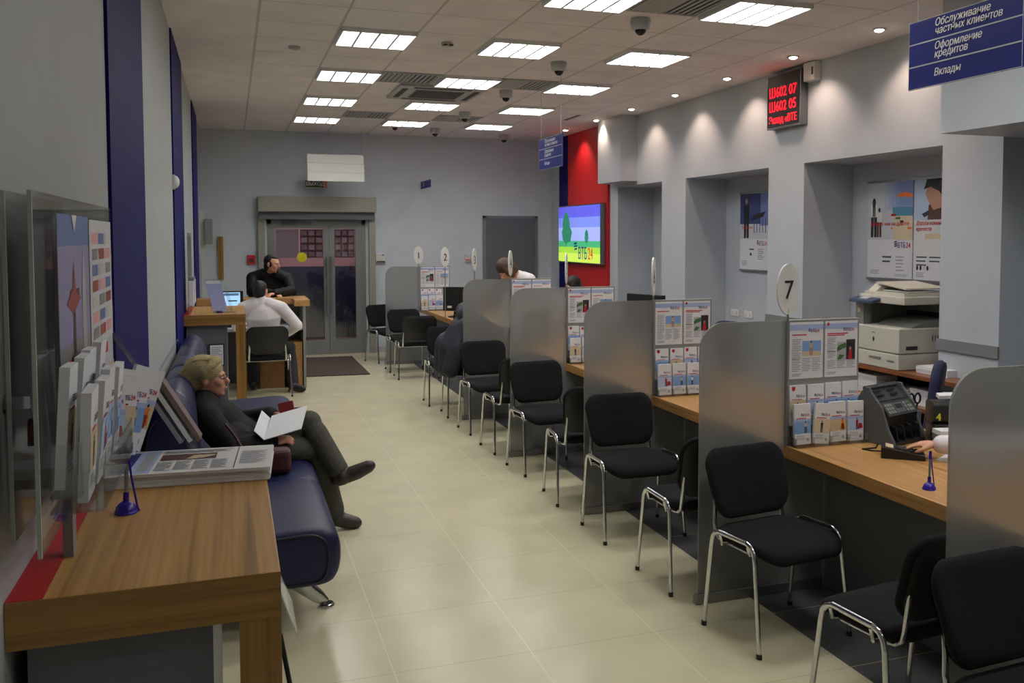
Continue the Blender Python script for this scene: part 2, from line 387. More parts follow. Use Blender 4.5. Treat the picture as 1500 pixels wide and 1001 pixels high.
# second, plain grey door
q = MB(); q.box(3.88, 3.93, YB - .03, YB, 0, 2.17); q.box(4.77, 4.82, YB - .03, YB, 0, 2.17); q.box(3.88, 4.82, YB - .03, YB, 2.13, 2.17)
d2 = struct(q.build('door_2', 'grey'))
MB().box(3.93, 4.77, YB - .015, YB - .001, .01, 2.13).build('door_leaf', 'panel', d2)
q = MB(); q.box(4.765, 4.785, YB - .045, YB - .015, 1.6, 1.7); q.box(4.765, 4.785, YB - .045, YB - .015, .4, .5); q.build('hinge', 'steel', d2)
# roller shutter housing with guide rails around the entrance
sh = thing('roller_shutter', 'beige-grey roller shutter box with side rails around the glass entrance door', 'shutter', (1.25, YB, 0))
M('shutter', (150, 148, 138), .5, .2)
MB().box(.38, 2.13, YB - .22, YB, 2.20, 2.43).build('shutter_box', 'shutter', sh, bevel=.012)
MB().box(.40, 2.11, YB - .15, YB - .02, 2.09, 2.20).build('shutter_curtain', 'midgrey', sh)
for xx in (.385, 2.03): MB().box(xx, xx + .095, YB - .09, YB, 0, 2.12).build('guide_rail', 'shutter', sh)
# ---------------------------------------------------------------- ceiling fittings
def luminaire():
    t = thing('ceiling_light', 'x', 'ceiling light', (0, 0, 0), 0, 'square louvred lights in the tiled ceiling')
    q = MB(); s = .292
    q.box(-s, s, -s, -s + .014, -.034, -.001); q.box(-s, s, s - .014, s, -.034, -.001); q.box(-s, -s + .014, -s, s, -.034, -.001); q.box(s - .014, s, -s, s, -.034, -.001)
    q.build('housing', 'white', t, False)
    MB().quad((-s + .012, s - .012, -.006), (s - .012, s - .012, -.006), (s - .012, -s + .012, -.006), (-s + .012, -s + .012, -.006)).build('diffuser', 'lamp', t, False)
    q = MB()
    for i in range(1, 4):
        c = -s + 2 * s * i / 4
        q.prism((c - .012, s, -.032), X, Z, [(.002, 0), (.022, 0), (.015, .024), (.009, .024)], -2 * s + .0, 'louvre')
    for i in range(1, 9):
        c = -s + 2 * s * i / 9
        q.box(-s + .01, s - .01, c - .0025, c + .0025, -.03, -.008)
    q.build('louvre', 'louvre', t, False)
    return t
M('louvre', (226, 228, 230), .3)
cols = {0: 'over the sofas', 2: 'in the middle row', 4: 'beside the number desks'}
L0 = None
for i in (0, 2, 4):
    n = 0
    for j in (9, 6, 3, 0, -3, -6, -9, -12):
        if i == 0 and j < -3: continue
        
        lab = 'square louvred ceiling light %s, %s from the entrance wall' % (cols[i], ORD[n]); n += 1
        loc = (.814 + .6 * i + .3, 7.294 + .6 * j + .3, H)
        if L0 is None:
            L0 = luminaire(); L0.location = loc; L0['label'] = lab
        else:
            dup(L0, lab, loc)
def vent():
    t = thing('air_vent', 'x', 'air vent', (0, 0, 0), 0, 'square slatted air vents in the ceiling')
    q = MB(); s = .29
    q.box(-s, s, -s, -s + .03, -.012, -.001); q.box(-s, s, s - .03, s, -.012, -.001); q.box(-s, -s + .03, -s, s, -.012, -.001); q.box(s - .03, s, -s, s, -.012, -.001)
    q.build('frame', 'lightgrey', t, False)
    q = MB(); q.quad((-s, s, -.002), (s, s, -.002), (s, -s, -.002), (-s, -s, -.002)); q.build('back_plate', 'dark', t, False)
    q = MB()
    for i in range(11):
        c = -s + .05 + i * .048
        q.obox((c, -s + .02, -.004), (.026, 0, -.012 if i < 5 else .0), (0, 2 * s - .04, 0), (0, 0, -.003))
    q.build('slat', 'lightgrey', t, False)
    return t
V0 = None
for x, y, lab in ((1.714, 9.394, 'slatted air vent between lit panels, just before the cassette air conditioner'), (2.914, 9.394, 'slatted air vent before the cassette air conditioner, on the number desk side'),
                  (1.714, 12.394, 'slatted air vent near the entrance wall, over the sofa side'), (2.914, 12.394, 'slatted air vent near the entrance wall, beside a dome camera'), (2.914, 5.794, 'closest slatted air vent, between the two closest louvred lights')):
    if V0 is None: V0 = vent(); V0.location = (x, y, H); V0['label'] = lab
    else: dup(V0, lab, (x, y, H))
t = thing('air_conditioner', 'large square cassette air conditioner set in the ceiling tiles between lights', 'air conditioner', (2.16, 10.22, H))
q = MB(); q.box(1.69, 2.63, 9.75, 10.69, H - .03, H - .001); q.build('cover', 'lightgrey', t, bevel=.006)
q = MB(); q.box(1.89, 2.43, 9.95, 10.49, H - .036, H - .03, 'plastic_grey')
for i in range(12): q.box(1.90, 2.42, 9.97 + i * .043, 9.985 + i * .043, H - .042, H - .036, 'midgrey')
q.build('grille', 'plastic_grey', t)
for a in ((1.85, 2.47, 9.80, 9.86), (1.85, 2.47, 10.58, 10.64), (1.74, 1.80, 9.9, 10.54), (2.52, 2.58, 9.9, 10.54)):
    MB().box(*a, H - .034, H - .028).build('air_slot', 'dark', t)
def dome():
    t = thing('dome_camera', 'x', 'security camera', (0, 0, 0), 0, 'dome cameras under the ceiling')
    MB().lathe((0, 0, 0), [(.07, -.001), (.075, -.02), (.068, -.075), (.05, -.085)], 20).build('housing', 'lightgrey', t, False)
    MB().ball((0, 0, -.075), (.045, .045, .05)).build('dome', 'black_gloss', t, False)
    return t
C0 = None
for k, (x, y) in enumerate(((2.86, 6.3), (2.86, 8.1), (2.86, 9.85), (2.86, 11.75), (2.86, 13.6), (4.06, 14.1))):
    lab = 'dome security camera by the red wall corner, apart from the camera row' if k == 5 else 'dome security camera, %s from the entrance wall in the camera row' % ORD[4 - k]
    if C0 is None: C0 = dome(); C0.location = (x, y, H); C0['label'] = lab
    else: dup(C0, lab, (x, y, H))
def downlight():
    t = thing('downlight', 'x', 'spotlight', (0, 0, 0), 0, 'small round warm downlights along the ceiling edge')
    MB().lathe((0, 0, 0), [(.055, -.001), (.057, -.008), (.04, -.014), (.04, -.006)], 20).build('ring', 'chrome', t, False)
    MB().ball((0, 0, -.006), (.038, .038, .022)).build('lens', 'warm', t, False)
    ld = D.lights.new('spot', 'SPOT'); ld.energy = 27; ld.color = (1, .70, .52); ld.spot_size = math.radians(100); ld.spot_blend = .7; ld.shadow_soft_size = .03
    l = D.objects.new('spot', ld); COL.objects.link(l); l.parent = t; l.location = (0, 0, -.035); l.rotation_euler = (0, math.radians(-20), 0)
    return t
S0 = None
SPY = (13.1, 11.87, 10.68, 9.47, 8.31, 7.14, 5.98, 4.8)
for k, y in enumerate(SPY):
    lab = 'small round downlight at the ceiling edge, %s from the blue and red wall end' % ORD[k]
    if S0 is None: S0 = downlight(); S0.location = (4.73, y, H); S0['label'] = lab
    else: dup(S0, lab, (4.73, y, H))
t = thing('smoke_detector', 'small ceiling detector with two dark slots, between the front louvred lights', 'detector', (1.71, 7.63, H))
MB().lathe((1.71, 7.63, H), [(.05, -.001), (.05, -.02), (.035, -.035)], 16).build('housing', 'offwhite', t)
q = MB(); q.box(1.67, 1.70, 7.56, 7.60, H - .03, H - .022); q.box(1.715, 1.75, 7.56, 7.60, H - .03, H - .022); q.build('slot', 'black', t)
tag(MB().lathe((.53, 8.2, H), [(.05, -.001), (.05, -.015), (.04, -.022)], 16).build('ceiling_disc', 'lightgrey'), 'pale round ceiling disc over the sofa side', 'ceiling fitting')
tag(MB().lathe((2.29, 13.72, H), [(.04, -.001), (.035, -.02), (.02, -.04)], 12).build('sprinkler', 'maroon'), 'tiny red-brown sprinkler head by the entrance wall ceiling edge', 'sprinkler')
tag(MB().box(4.32, 4.37, 11.5, 12.05, H - .006, H - .001).build('ceiling_slot_vent', 'midgrey'), 'narrow dark slot vent in the ceiling by the red wall', 'air vent')
# ---------------------------------------------------------------- signs
def hang_sign(y0, y1, label, lines, x=3.0, z0=2.505, z1=2.815):
    t = thing('hanging_sign', label, 'sign', (x, (y0 + y1) / 2, z0), 0, 'blue hanging direction signs')
    q = MB(); h = (z1 - z0) / 3
    q.box(x - .004, x + .004, y1, y0, z0, z1, 'sign_blue')
    o = Vector((x - .004, y0, z0)); L = y0 - y1
    for k in (1, 2): q.rect(o, -Y, Z, 0, h * k - .003, L, h * k + .003, 'lightgrey', .0015)
    for a in ((0, 0, L, .003), (0, z1 - z0 - .003, L, z1 - z0), (0, 0, .003, z1 - z0), (L - .003, 0, L, z1 - z0)): q.rect(o, -Y, Z, *a, 'lightgrey', .0015)
    q.build('board', 'sign_blue', t)
    for k, s in enumerate(lines):
        q = MB(); rows = s.split('\n')
        for r, txt in enumerate(rows):
            zz = z1 - h * k - (.045 + .037 * r if len(rows) > 1 else .06)
            q.text(txt, (x - .004, y0 - L * .25, zz), -Y, Z, .047, 'white', shear=.2, bold=.0012, sx=.95, lift=.002)
        q.build('lettering', 'white', t)
    for yy in (y0 - .05, y1 + .05):
        MB().tube([(x, yy, z1), (x, yy, H)], .0025, 5).build('wire', 'lightgrey', t)
SG = ['Обслуживание\nчастных клиентов', 'Оформление\nкредитов', 'Вклады']
hang_sign(3.57, 2.905, 'large blue hanging sign with white Cyrillic lettering, above the counting machine desk', SG)
hang_sign(9.10, 8.39, 'small looking blue hanging sign in front of the red wall above the screen', SG)
t = thing('hanging_sign', 'blank white three-band hanging board above the entrance door', 'sign', (1.47, 14, 2.636), 0)
q = MB()
for k in range(3): q.box(1.062, 1.872, 13.99, 14.01, 2.64 + k * .131, 2.64 + k * .131 + .128)
q.build('board', 'flat_white', t)
for xx in (1.1, 1.83): MB().tube([(xx, 14, 3.03), (xx, 14, H)], .002, 5).build('wire', 'lightgrey', t)
t = thing('exit_sign', 'small dark green exit sign below the blank white hanging board', 'sign', (1.23, 14.66, 2.57))
q = MB(); q.box(1.06, 1.41, 14.64, YB, 2.565, 2.70, 'offwhite'); q.rect((1.075, 14.64, 2.58), X, Z, 0, 0, .32, .105, 'exit_green', .002); q.rect((1.345, 14.64, 2.585), X, Z, 0, 0, .045, .09, 'orange', .003)
M('exit_green', (40, 66, 50), .5)
q.text('ВЫХОД', (1.085, 14.64, 2.605), X, Z, .078, 'white', bold=.002, lift=.004, sx=.95); q.build('sign_panel', 'offwhite', t)
t = thing('wall_flag_sign', 'small blue flag sign sticking out from the entrance wall', 'sign', (2.87, YB, 2.58))
q = MB(); q.box(2.868, 2.876, 14.0, 14.74, 2.585, 2.70, 'sign_blue'); q.text('Касса\nобмен', (2.868, 14.6, 2.655), -Y, Z, .045, 'white', lift=.002, spacing=.8)
q.build('board', 'sign_blue', t); MB().box(2.86, 2.884, 14.735, YB, 2.58, 2.705).build('bracket', 'alu', t)
# LED queue board
t = thing('queue_display', 'black queue display with glowing red digits high on the wall', 'display', (5.02, 7.68, 2.87))
q = MB(); q.box(4.985, XR, 7.40, 7.97, 2.868, 3.395); q.build('frame', 'steel', t, bevel=.006)
o = Vector((4.985, 7.955, 2.885)); q = MB(); q.rect(o, -Y, Z, 0, 0, .54, .495, 'black', .003)
for zz in (.13, .265): q.rect(o, -Y, Z, .0, zz, .54, zz + .006, 'dark', .004)
q.build('screen_panel', 'black', t)
q = MB(); oo = o
for s, zz, sz, sx in (('Ш602 07', .285, .135, .93), ('Ш602 05', .15, .135, .93), ('Эклад «ВТЕ', .035, .10, .85)):
    q.text(s, oo + Vector((0, -.03, zz)), -Y, Z, sz, 'led', sx=sx, bold=.0008, lift=.006)
q.build('digits', 'led', t)
t = thing('alarm_sounder', 'white plastic box beside the red digit display under the ceiling', 'detector', (5.04, 7.28, 3.25))
MB().box(4.99, XR, 7.20, 7.37, 3.25, 3.42).build('housing', 'offwhite', t, bevel=.01); MB().box(4.985, 4.995, 7.215, 7.235, 3.30, 3.37).build('slot', 'dark', t)
# wall screen
t = thing('wall_screen', 'flat wall screen showing a meadow with a tree on the red wall', 'screen', (5.0, 13.15, 1.42))
MB().box(4.95, 5.03, 12.24, 14.05, 1.42, 2.31).build('bezel', 'steel', t, bevel=.008)
def em(n, c, e): return M(n, c, .4, emit=e)
em('s_sky', (84, 84, 214), .85); em('s_sky2', (110, 130, 225), .85); em('s_grass', (150, 205, 60), .85); em('s_grass2', (60, 165, 110), .85); em('s_grass3', (190, 225, 80), .85); em('s_tree', (40, 125, 95), .7); em('s_cloud', (150, 165, 235), .85); em('s_blue', (16, 36, 120), .5); em('s_red', (210, 40, 40), .6)
o = Vector((4.95, 14.03, 1.44)); W_, H_ = 1.77, .85; q = MB()
def R_(a, b_, c, d, m, l): q.rect(o, -Y, Z, a * W_, b_ * H_, c * W_, d * H_, m, l)
R_(0, 0, 1, .16, 's_grass3', .002); R_(0, .16, 1, .27, 's_grass', .002); R_(0, .27, 1, .38, 's_grass2', .002); R_(0, .38, 1, .62, 's_cloud', .002); R_(0, .62, 1, .8, 's_sky2', .002); R_(0, .8, 1, 1, 's_sky', .002)
for cx, cz, rx, rz in ((.2, .62, .09, .28), (.24, .5, .10, .16), (.17, .5, .08, .14), (.2, .8, .05, .1), (.7, .47, .04, .11), (.7, .42, .045, .07)):
    q.poly(o, -Y, Z, [(cx * W_ + u * W_, cz * H_ + v * H_) for u, v in [(rx * math.cos(a) * (1 + .1 * math.sin(5 * a)), rz * math.sin(a) * (1 + .08 * math.cos(7 * a))) for a in [2 * PI * k / 28 for k in range(28)]]], 's_tree', .003 + cx * .0005 + cz * .0003)
R_(.19, .28, .21, .5, 's_tree', .004); R_(.695, .3, .705, .4, 's_tree', .004)
q.text('ВТБ', o + Vector((0, -.50 * W_, .06 * H_)), -Y, Z, .25, 's_blue', bold=.006, lift=.006, sx=.8); q.text('24', o + Vector((0, -.735 * W_, .06 * H_)), -Y, Z, .25, 's_red', bold=.006, lift=.006, sx=.8)
for k in range(3): q.poly(o, -Y, Z, [(u * W_, v * H_) for u, v in ((.40 + .005 * k, .34 - k * .05), (.47 + .005 * k, .36 - k * .05), (.475 + .005 * k, .33 - k * .05), (.405 + .005 * k, .31 - k * .05))], 's_blue', .006)
q.build('picture', 's_sky', t)
# ---------------------------------------------------------------- print helper
def vtb(q, o, ex, ey, u, v, s, lift=.002):
    o, ex, ey = Vector(o), Vector(ex), Vector(ey); p = o + ex * u + ey * v
    for k in range(3): q.poly(p, ex, ey, [(-s * .62 + k * .02 * s, s * (.8 - k * .26)), (-s * .12 + k * .02 * s, s * (.9 - k * .26)), (-s * .08 + k * .02 * s, s * (.74 - k * .26)), (-s * .58 + k * .02 * s, s * (.64 - k * .26))], 'logo_blue', lift)
    q.text('ВТБ', p, ex, ey, s, 'logo_blue', bold=s * .02, sx=.8, lift=lift); q.text('24', p + ex * (s * 1.62), ex, ey, s, 'logo_red', bold=s * .02, sx=.8, lift=lift)
def lines(q, o, ex, ey, u0, v1, u1, n, dv, m='ink_light', h=.5, lift=.0016):
    for k in range(n):
        e = u1 - (u1 - u0) * (.0, .12, .05, .3)[k % 4]
        q.rect(o, ex, ey, u0, v1 - k * dv - dv * h, e, v1 - k * dv, m, lift)
def person_shape(q, o, ex, ey, u, v, h, top, bottom, hair, lift=.002):
    """a tiny flat printed standing figure"""
    a = h
    q.poly(o, ex, ey, [(u + .06 * a * math.cos(t_), v + .92 * a + .075 * a * math.sin(t_)) for t_ in [2 * PI * k / 12 for k in range(12)]], hair, lift)
    q.poly(o, ex, ey, [(u - .11 * a, v + .5 * a), (u + .11 * a, v + .5 * a), (u + .14 * a, v + .82 * a), (u - .14 * a, v + .82 * a)], top, lift)
    for s_ in (-1, 1): q.poly(o, ex, ey, [(u + s_ * .065 * a - .05 * a, v), (u + s_ * .065 * a + .05 * a, v), (u + s_ * .06 * a + .055 * a, v + .52 * a), (u + s_ * .06 * a - .055 * a, v + .52 * a)], bottom, lift)
# alcove posters
def frame_poster(y0, y1, n, label):
    t = thing('poster_board', label, 'poster', (XN - .01, (y0 + y1) / 2, 1.437))
    x = XN - .022
    for z in (1.43, 2.315): MB().box(x - .01, XN - .001, y1, y0, z, z + .022).build('rail', 'alu', t)
    return t, x
M('poster_sky', (176, 196, 226), .55); M('poster_sea', (70, 130, 160), .55); M('poster_sand', (206, 190, 160), .55); M('poster_navy', (44, 56, 110), .55); M('poster_blue2', (96, 116, 170), .55); M('poster_grey', (190, 194, 204), .55); M('skin_print', (176, 130, 108), .6); M('poster_white', (214, 216, 222), .55)
M('poster_brown', (84, 52, 46), .6)
t, px_ = frame_poster(7.19, 5.93, 2, 'double poster with beach picture and red slogan on the niche wall above the copier')
q = MB(); o = Vector((px_, 7.185, 1.45)); w1, hh = .605, .87
q.rect(o, -Y, Z, 0, 0, w1, hh, 'poster_white', .0); q.rect(o, -Y, Z, 0, .35, w1, hh, 'poster_grey', .001); [q.rect(o, -Y, Z, .18 + .05 * i, .60 + .01 * i, w1, hh, M('pg%d' % i, (186 - 14 * i, 192 - 11 * i, 208 - 4 * i), .55), .0011 + .0001 * i) for i in range(6)]
q.rect(o, -Y, Z, .36, .35, w1, .56, 'poster_sand', .0016); q.rect(o, -Y, Z, .34, .56, w1, .64, 'poster_sea', .0017)
q.poly(o, -Y, Z, [(.38, .735), (.44, .765), (.53, .77), (.6, .745), (.6, .72), (.48, .728)], 'orange', .002)
for k in range(14): q.rect(o, -Y, Z, .32 + .02 * (k * 5 % 13), .44 + .03 * (k * 3 % 5), .345 + .02 * (k * 5 % 13), .46 + .03 * (k * 3 % 5), ('orange', 'green', 'white', 'logo_red', 'dark')[k % 5], .0022)
person_shape(q, o, -Y, Z, .085, .37, .36, 'white', 'dark', 'hair_k'); person_shape(q, o, -Y, Z, .085, .56, .17, 'dark', 'dark', 'hair_k', .0024); person_shape(q, o, -Y, Z, .16, .37, .27, 'poster_white', 'poster_brown', 'hair_k')
q.text('Больше, чем вы думали', o + Vector((0, -.04, .475)), -Y, Z, .05, 'logo_red', shear=.25, bold=.0012, sx=.88, lift=.003)
vtb(q, o, -Y, Z, .41, .275, .07)
lines(q, o, -Y, Z, .21, .20, .33, 2, .04, 'ink', .4); lines(q, o, -Y, Z, .39, .20, .5, 5, .03, 'ink_light', .35); lines(q, o, -Y, Z, .04, .07, .17, 3, .014, 'ink_light', .5); lines(q, o, -Y, Z, .38, .04, .55, 2, .012)
q.build('poster_sheet', 'poster_white', t)
q = MB(); o = Vector((px_, 6.57, 1.45))
q.rect(o, -Y, Z, 0, 0, .62, hh, 'poster_white', 0); q.rect(o, -Y, Z, 0, .52, .62, hh, 'poster_sky', .001)
q.poly(o, -Y, Z, [(.17, .52), (.62, .52), (.62, .8), (.46, .83), (.36, .80), (.25, .72), (.18, .64)], 'poster_brown', .0015)
q.poly(o, -Y, Z, [(.14, .74), (.19, .66), (.24, .60), (.33, .62), (.40, .7), (.40, .8), (.3, .86), (.18, .84)], 'skin_print', .002)
q.poly(o, -Y, Z, [(.12, .78), (.2, .80), (.3, .76), (.38, .68), (.46, .76), (.44, hh), (.16, hh)], 'hair_k', .0024)
q.poly(o, -Y, Z, [(.1, .57), (.18, .6), (.2, .57), (.13, .54)], 'dark', .0025)
q.text('Дороги изменения\nкрепости', o + Vector((0, -.03, .475)), -Y, Z, .05, 'logo_red', shear=.25, bold=.0012, sx=.85, lift=.003)
q.rect(o, -Y, Z, .14, .355, .5, .40, 'poster_sand', .001); vtb(q, o, -Y, Z, .40, .275, .07)
lines(q, o, -Y, Z, .04, .205, .17, 3, .034, 'ink', .35); lines(q, o, -Y, Z, .2, .205, .34, 2, .034, 'ink', .35)
for k in range(4): q.poly(o, -Y, Z, [(.055 + .042 * k + .014 * math.cos(a), .105 + .022 * math.sin(a)) for a in [2 * PI * i / 10 for i in range(10)]], ('maroon', 'black', 'poster_grey', 'black')[k], .002)
lines(q, o, -Y, Z, .04, .065, .14, 3, .015)
q.build('poster_sheet', 'poster_white', t)
t, px_ = frame_poster(9.50, 8.87, 1, 'single poster with a man in a dark suit in the niche above the wall sockets')
q = MB(); o = Vector((px_, 9.495, 1.45))
q.rect(o, -Y, Z, 0, 0, .62, hh, 'poster_white', 0); q.rect(o, -Y, Z, 0, .35, .62, hh, 'poster_navy', .001); q.rect(o, -Y, Z, 0, .35, .62, .52, 'poster_grey', .0013); q.rect(o, -Y, Z, .44, .5, .62, hh, 'poster_blue2', .0014)
person_shape(q, o, -Y, Z, .14, .36, .46, 'black', 'black', 'skin_print')
for k in range(5): q.rect(o, -Y, Z, .3 + k * .06, .42, .315 + k * .06, .6, 'poster_navy', .002)
q.poly(o, -Y, Z, [(.22, .55), (.5, .6), (.55, .66), (.3, .62)], 'black', .0022)
q.text('Кредиты', o + Vector((0, -.04, .465)), -Y, Z, .055, 'logo_red', shear=.25, bold=.0012, lift=.003)
vtb(q, o, -Y, Z, .41, .275, .07); q.rect(o, -Y, Z, .22, .16, .26, .19, 'logo_blue', .002); lines(q, o, -Y, Z, .21, .24, .31, 1, .03, 'ink'); lines(q, o, -Y, Z, .39, .24, .52, 6, .022); lines(q, o, -Y, Z, .04, .1, .17, 4, .016)
q.build('poster_sheet', 'poster_white', t)
for k, (a, lab) in enumerate(((9.66, 'white double socket under the suit poster, beside the niche corner'), (9.36, 'white double socket under the suit poster, beside the pillar'))):
    t = thing('wall_socket', lab, 'socket', (XN, a, .93), 0, 'double sockets in the niche')
    MB().box(XN - .012, XN - .001, a - .13, a + .05, .885, .965).build('socket_frame', 'white', t, bevel=.004)
    for c in (a - .085, a + .005): MB().lathe((XN - .012, c, .925), [(.022, 0), (.022, .004), (.018, .004), (.018, .001)], 14, axis=(-1, 0, 0)).build('socket_hole', 'offwhite', t)
# ---------------------------------------------------------------- entrance wall fittings
def wbox(name, lab, cat, x0, x1, z0, z1, d, mat):
    t = thing(name, lab, cat, ((x0 + x1) / 2, YB, z0)); MB().box(x0, x1, YB - d, YB - .001, z0, z1).build('housing', mat, t, bevel=.006); return t
t = wbox('fire_alarm', 'red square fire alarm button beside the entrance door', 'alarm', .222, .338, 1.41, 1.55, .05, 'red')
MB().rect((.25, YB - .05, 1.44), X, Z, 0, 0, .06, .06, 'maroon', .003).build('button', 'maroon', t)
t = wbox('access_panel', 'white control box with dark slot beside the shutter rail', 'control box', 2.137, 2.29, 1.42, 1.56, .05, 'offwhite')
MB().box(2.15, 2.28, YB - .052, YB - .048, 1.425, 1.445).build('slot', 'dark', t); MB().box(2.23, 2.26, YB - .054, YB - .049, 1.53, 1.545).build('display', 'black', t)
t = wbox('wall_switch', 'small pale switch box beside the grey back door', 'switch', 3.57, 3.68, 1.42, 1.54, .04, 'offwhite')
MB().box(3.585, 3.665, YB - .044, YB - .039, 1.44, 1.46).build('button', 'orange', t)
tag(MB().box(-.19, -.112, YB - .03, YB - .001, 1.19, 1.83).build('wooden_strip', 'wood_z'), 'upright brown wooden strip on the entrance wall corner', 'wall strip')
t = thing('wall_phone_box', 'grey box on a bracket at the corner of sofa wall and entrance wall', 'wall box', (XL, 14.4, 1.72))
MB().box(XL + .06, -.25, 14.3, 14.56, 1.72, 2.08).build('housing', 'plastic_grey', t, bevel=.01); MB().box(XL, XL + .07, 14.36, 14.5, 1.5, 2.2).build('bracket', 'offwhite', t)
t = thing('motion_sensor', 'white motion sensor on the wall beside the second blue stripe', 'sensor', (XL, 7.75, 2.2))
MB().box(XL, XL + .02, 7.71, 7.79, 2.19, 2.30).build('base_plate', 'offwhite', t); MB().ball((XL + .02, 7.75, 2.245), (.035, .038, .05)).build('lens', 'white', t)
# key left in a small lock
t = thing('lock_with_key', 'key with dark red tag hanging from a small lock on the side wall', 'key', (XL, 2.06, 1.49))
MB().lathe((XL, 2.045, 1.50), [(.016, 0), (.016, .012), (.008, .014), (.008, .02)], 12, axis=(1, 0, 0)).build('lock', 'steel', t)
q = MB(); q.box(XL + .018, XL + .045, 2.043, 2.047, 1.488, 1.512); q.tube([(XL + .04, 2.047, 1.492), (XL + .042, 2.07, 1.475), (XL + .04, 2.075, 1.455)], .0015, 5); q.build('key', 'chrome', t)
MB().prism((XL + .035, 2.06, 1.41), Y, Z, [(.0, .0), (.012, .0), (.028, .04), (.016, .052), (.003, .042)], -.012).build('key_tag', 'maroon', t)
# ---------------------------------------------------------------- service desk with frosted screens
t = thing('service_desk', 'long wooden service desk running along the numbered places', 'desk', (3.1, 7.4, 0))
MB().box(2.64, 3.6, .9, 13.9, .695, .76).build('worktop', 'desk_y', t, bevel=.003)
M('panel_dark', (92, 95, 98), .5)
MB().box(2.885, 2.905, .9, 13.9, .0, .694).build('front_panel', 'panel_dark', t)
for yy in (.95, 4.0, 7.3, 10.4, 13.85): MB().box(2.906, 3.5, yy - .015, yy + .015, 0, .694).build('support', 'panel_dark', t)
SCR = {8: 2.34, 7: 4.02, 6: 5.60, 5: 7.30, 4: 8.95, 1: 13.22}
def screen(n, y):
    dx = -.1 if n == 1 else 0
    t = thing('frosted_screen', 'grey frosted glass screen with rounded corner %s' % ('at the front, with two chair backs touching it' if n == 8 else 'standing under number sign %d' % n), 'screen divider', (2.5 + dx, y, 0), 0, 'frosted glass screens between the numbered places')
    pts = [(2.15, .03), (2.872, .03), (2.872, .69), (2.632, .69), (2.632, 1.40)] + [(2.28 + .13 * math.cos(a), 1.27 + .13 * math.sin(a)) for a in [PI / 2 + PI / 2 * k / 8 for k in range(9)]]
    MB().prism((dx, y - .005, 0), X, Z, pts, .01).build('glass_panel', 'frosted', t, bevel=.0)
    MB().box(2.13 + dx, 2.872 + dx, y - .016, y + .016, 0, .05).build('foot_rail', 'alu', t, bevel=.004)
    return t
for n, y in SCR.items(): screen(n, y)
# number signs on slim posts
NUM = {1: (2.52, 13.20, -8), 2: (2.63, 11.95, -29), 3: (2.63, 10.39, -55), 4: (2.632, 8.935, -58), 5: (2.632, 7.285, -64), 6: (2.632, 5.585, -56), 7: (2.632, 4.005, -8)}
for n, (x, y, th) in NUM.items():
    t = thing('number_sign', 'white oval number sign with digit %d on a slim post' % n, 'sign', (x, y, .76), 0, 'oval number signs on posts')
    MB().tube([(x, y - .012, .761), (x, y - .012, 1.46)], .006, 8).build('post', 'alu', t)
    th = math.radians(th); nn = Vector((-math.sin(th), -math.cos(th), 0)); ex = Vector((math.cos(th), -math.sin(th), 0)); c = Vector((x, y - .012, 1.56))
    q = MB(); q.prism(c + nn * .005, ex, Z, [(.072 * math.cos(a), .128 * math.sin(a)) for a in [2 * PI * k / 36 for k in range(36)]], .01)
    p = q.build('disc', 'disc', t)
    q = MB()
    for s in (1, -1): q.text(str(n), c + nn * (.005 * s) - Z * .048, ex * s, Z, .135, 'dark', align='CENTER', bold=.001, sx=.95, lift=.002)
    q.build('digit', 'dark', t)
# info boards with two sheets
def sheet(q, o, kind):
    w, h = .2, .29
    q.rect(o, X, Z, 0, 0, w, h, 'paper', 0); q.rect(o, X, Z, 0, h * .86, w, h, 'band', .0008); q.rect(o, X, Z, 0, h * .955, w, h, 'paper', .001)
    if kind: q.poly(o, X, Z, [(.012, h - .008), (.026, h - .008), (.026, h - .02), (.019, h - .026), (.012, h - .02)], 'red', .0014)
    vtb(q, o, X, Z, w * .62, h * .815, .022, .0014)
    q.rect(o, X, Z, .014, h * .765, w * (.5 if not kind else .7), h * .785, 'logo_red', .0012)
    if kind: q.rect(o, X, Z, .014, h * .735, w * .6, h * .752, 'logo_red', .0012)
    lines(q, o, X, Z, .014, h * .70, w * .34, 12, .009, 'ink_light', .4)
    if kind:
        q.rect(o, X, Z, .074, h * .30, .128, h * .62, 'lightgrey', .0012); q.poly(o, X, Z, [(.074, .13), (.128, .15), (.128, .175), (.09, .165), (.074, .15)], 'green', .0016); q.poly(o, X, Z, [(.074, .088), (.1, .09), (.12, .11), (.09, .115)], 'green', .0016)
        q.rect(o, X, Z, .13, h * .30, .186, h * .66, 'dark', .0013); q.poly(o, X, Z, [(.142, .09), (.168, .09), (.164, .135), (.148, .135)], 'red', .0018); q.poly(o, X, Z, [(.155 + .007 * math.cos(a), .145 + .009 * math.sin(a)) for a in [2 * PI * i / 10 for i in range(10)]], 'skin_print', .0019)
        q.rect(o, X, Z, .014, h * .445, .066, h * .46, 'ink', .0014)
    else:
        q.rect(o, X, Z, .075, h * .40, .188, h * .665, 'skyp', .0012); q.rect(o, X, Z, .075, h * .40, .188, h * .48, 'poster_sand', .0013)
        person_shape(q, o, X, Z, .128, h * .41, .075, 'sand', 'skin_print', 'hair_k', .0018)
    for c in range(3): lines(q, o, X, Z, .014 + c * .06, h * .36 - (0 if not kind else .02), .066 + c * .06, 8 if not kind else 5, .009, 'ink_light', .4)
    lines(q, o, X, Z, .014, .026, .07, 2, .008)
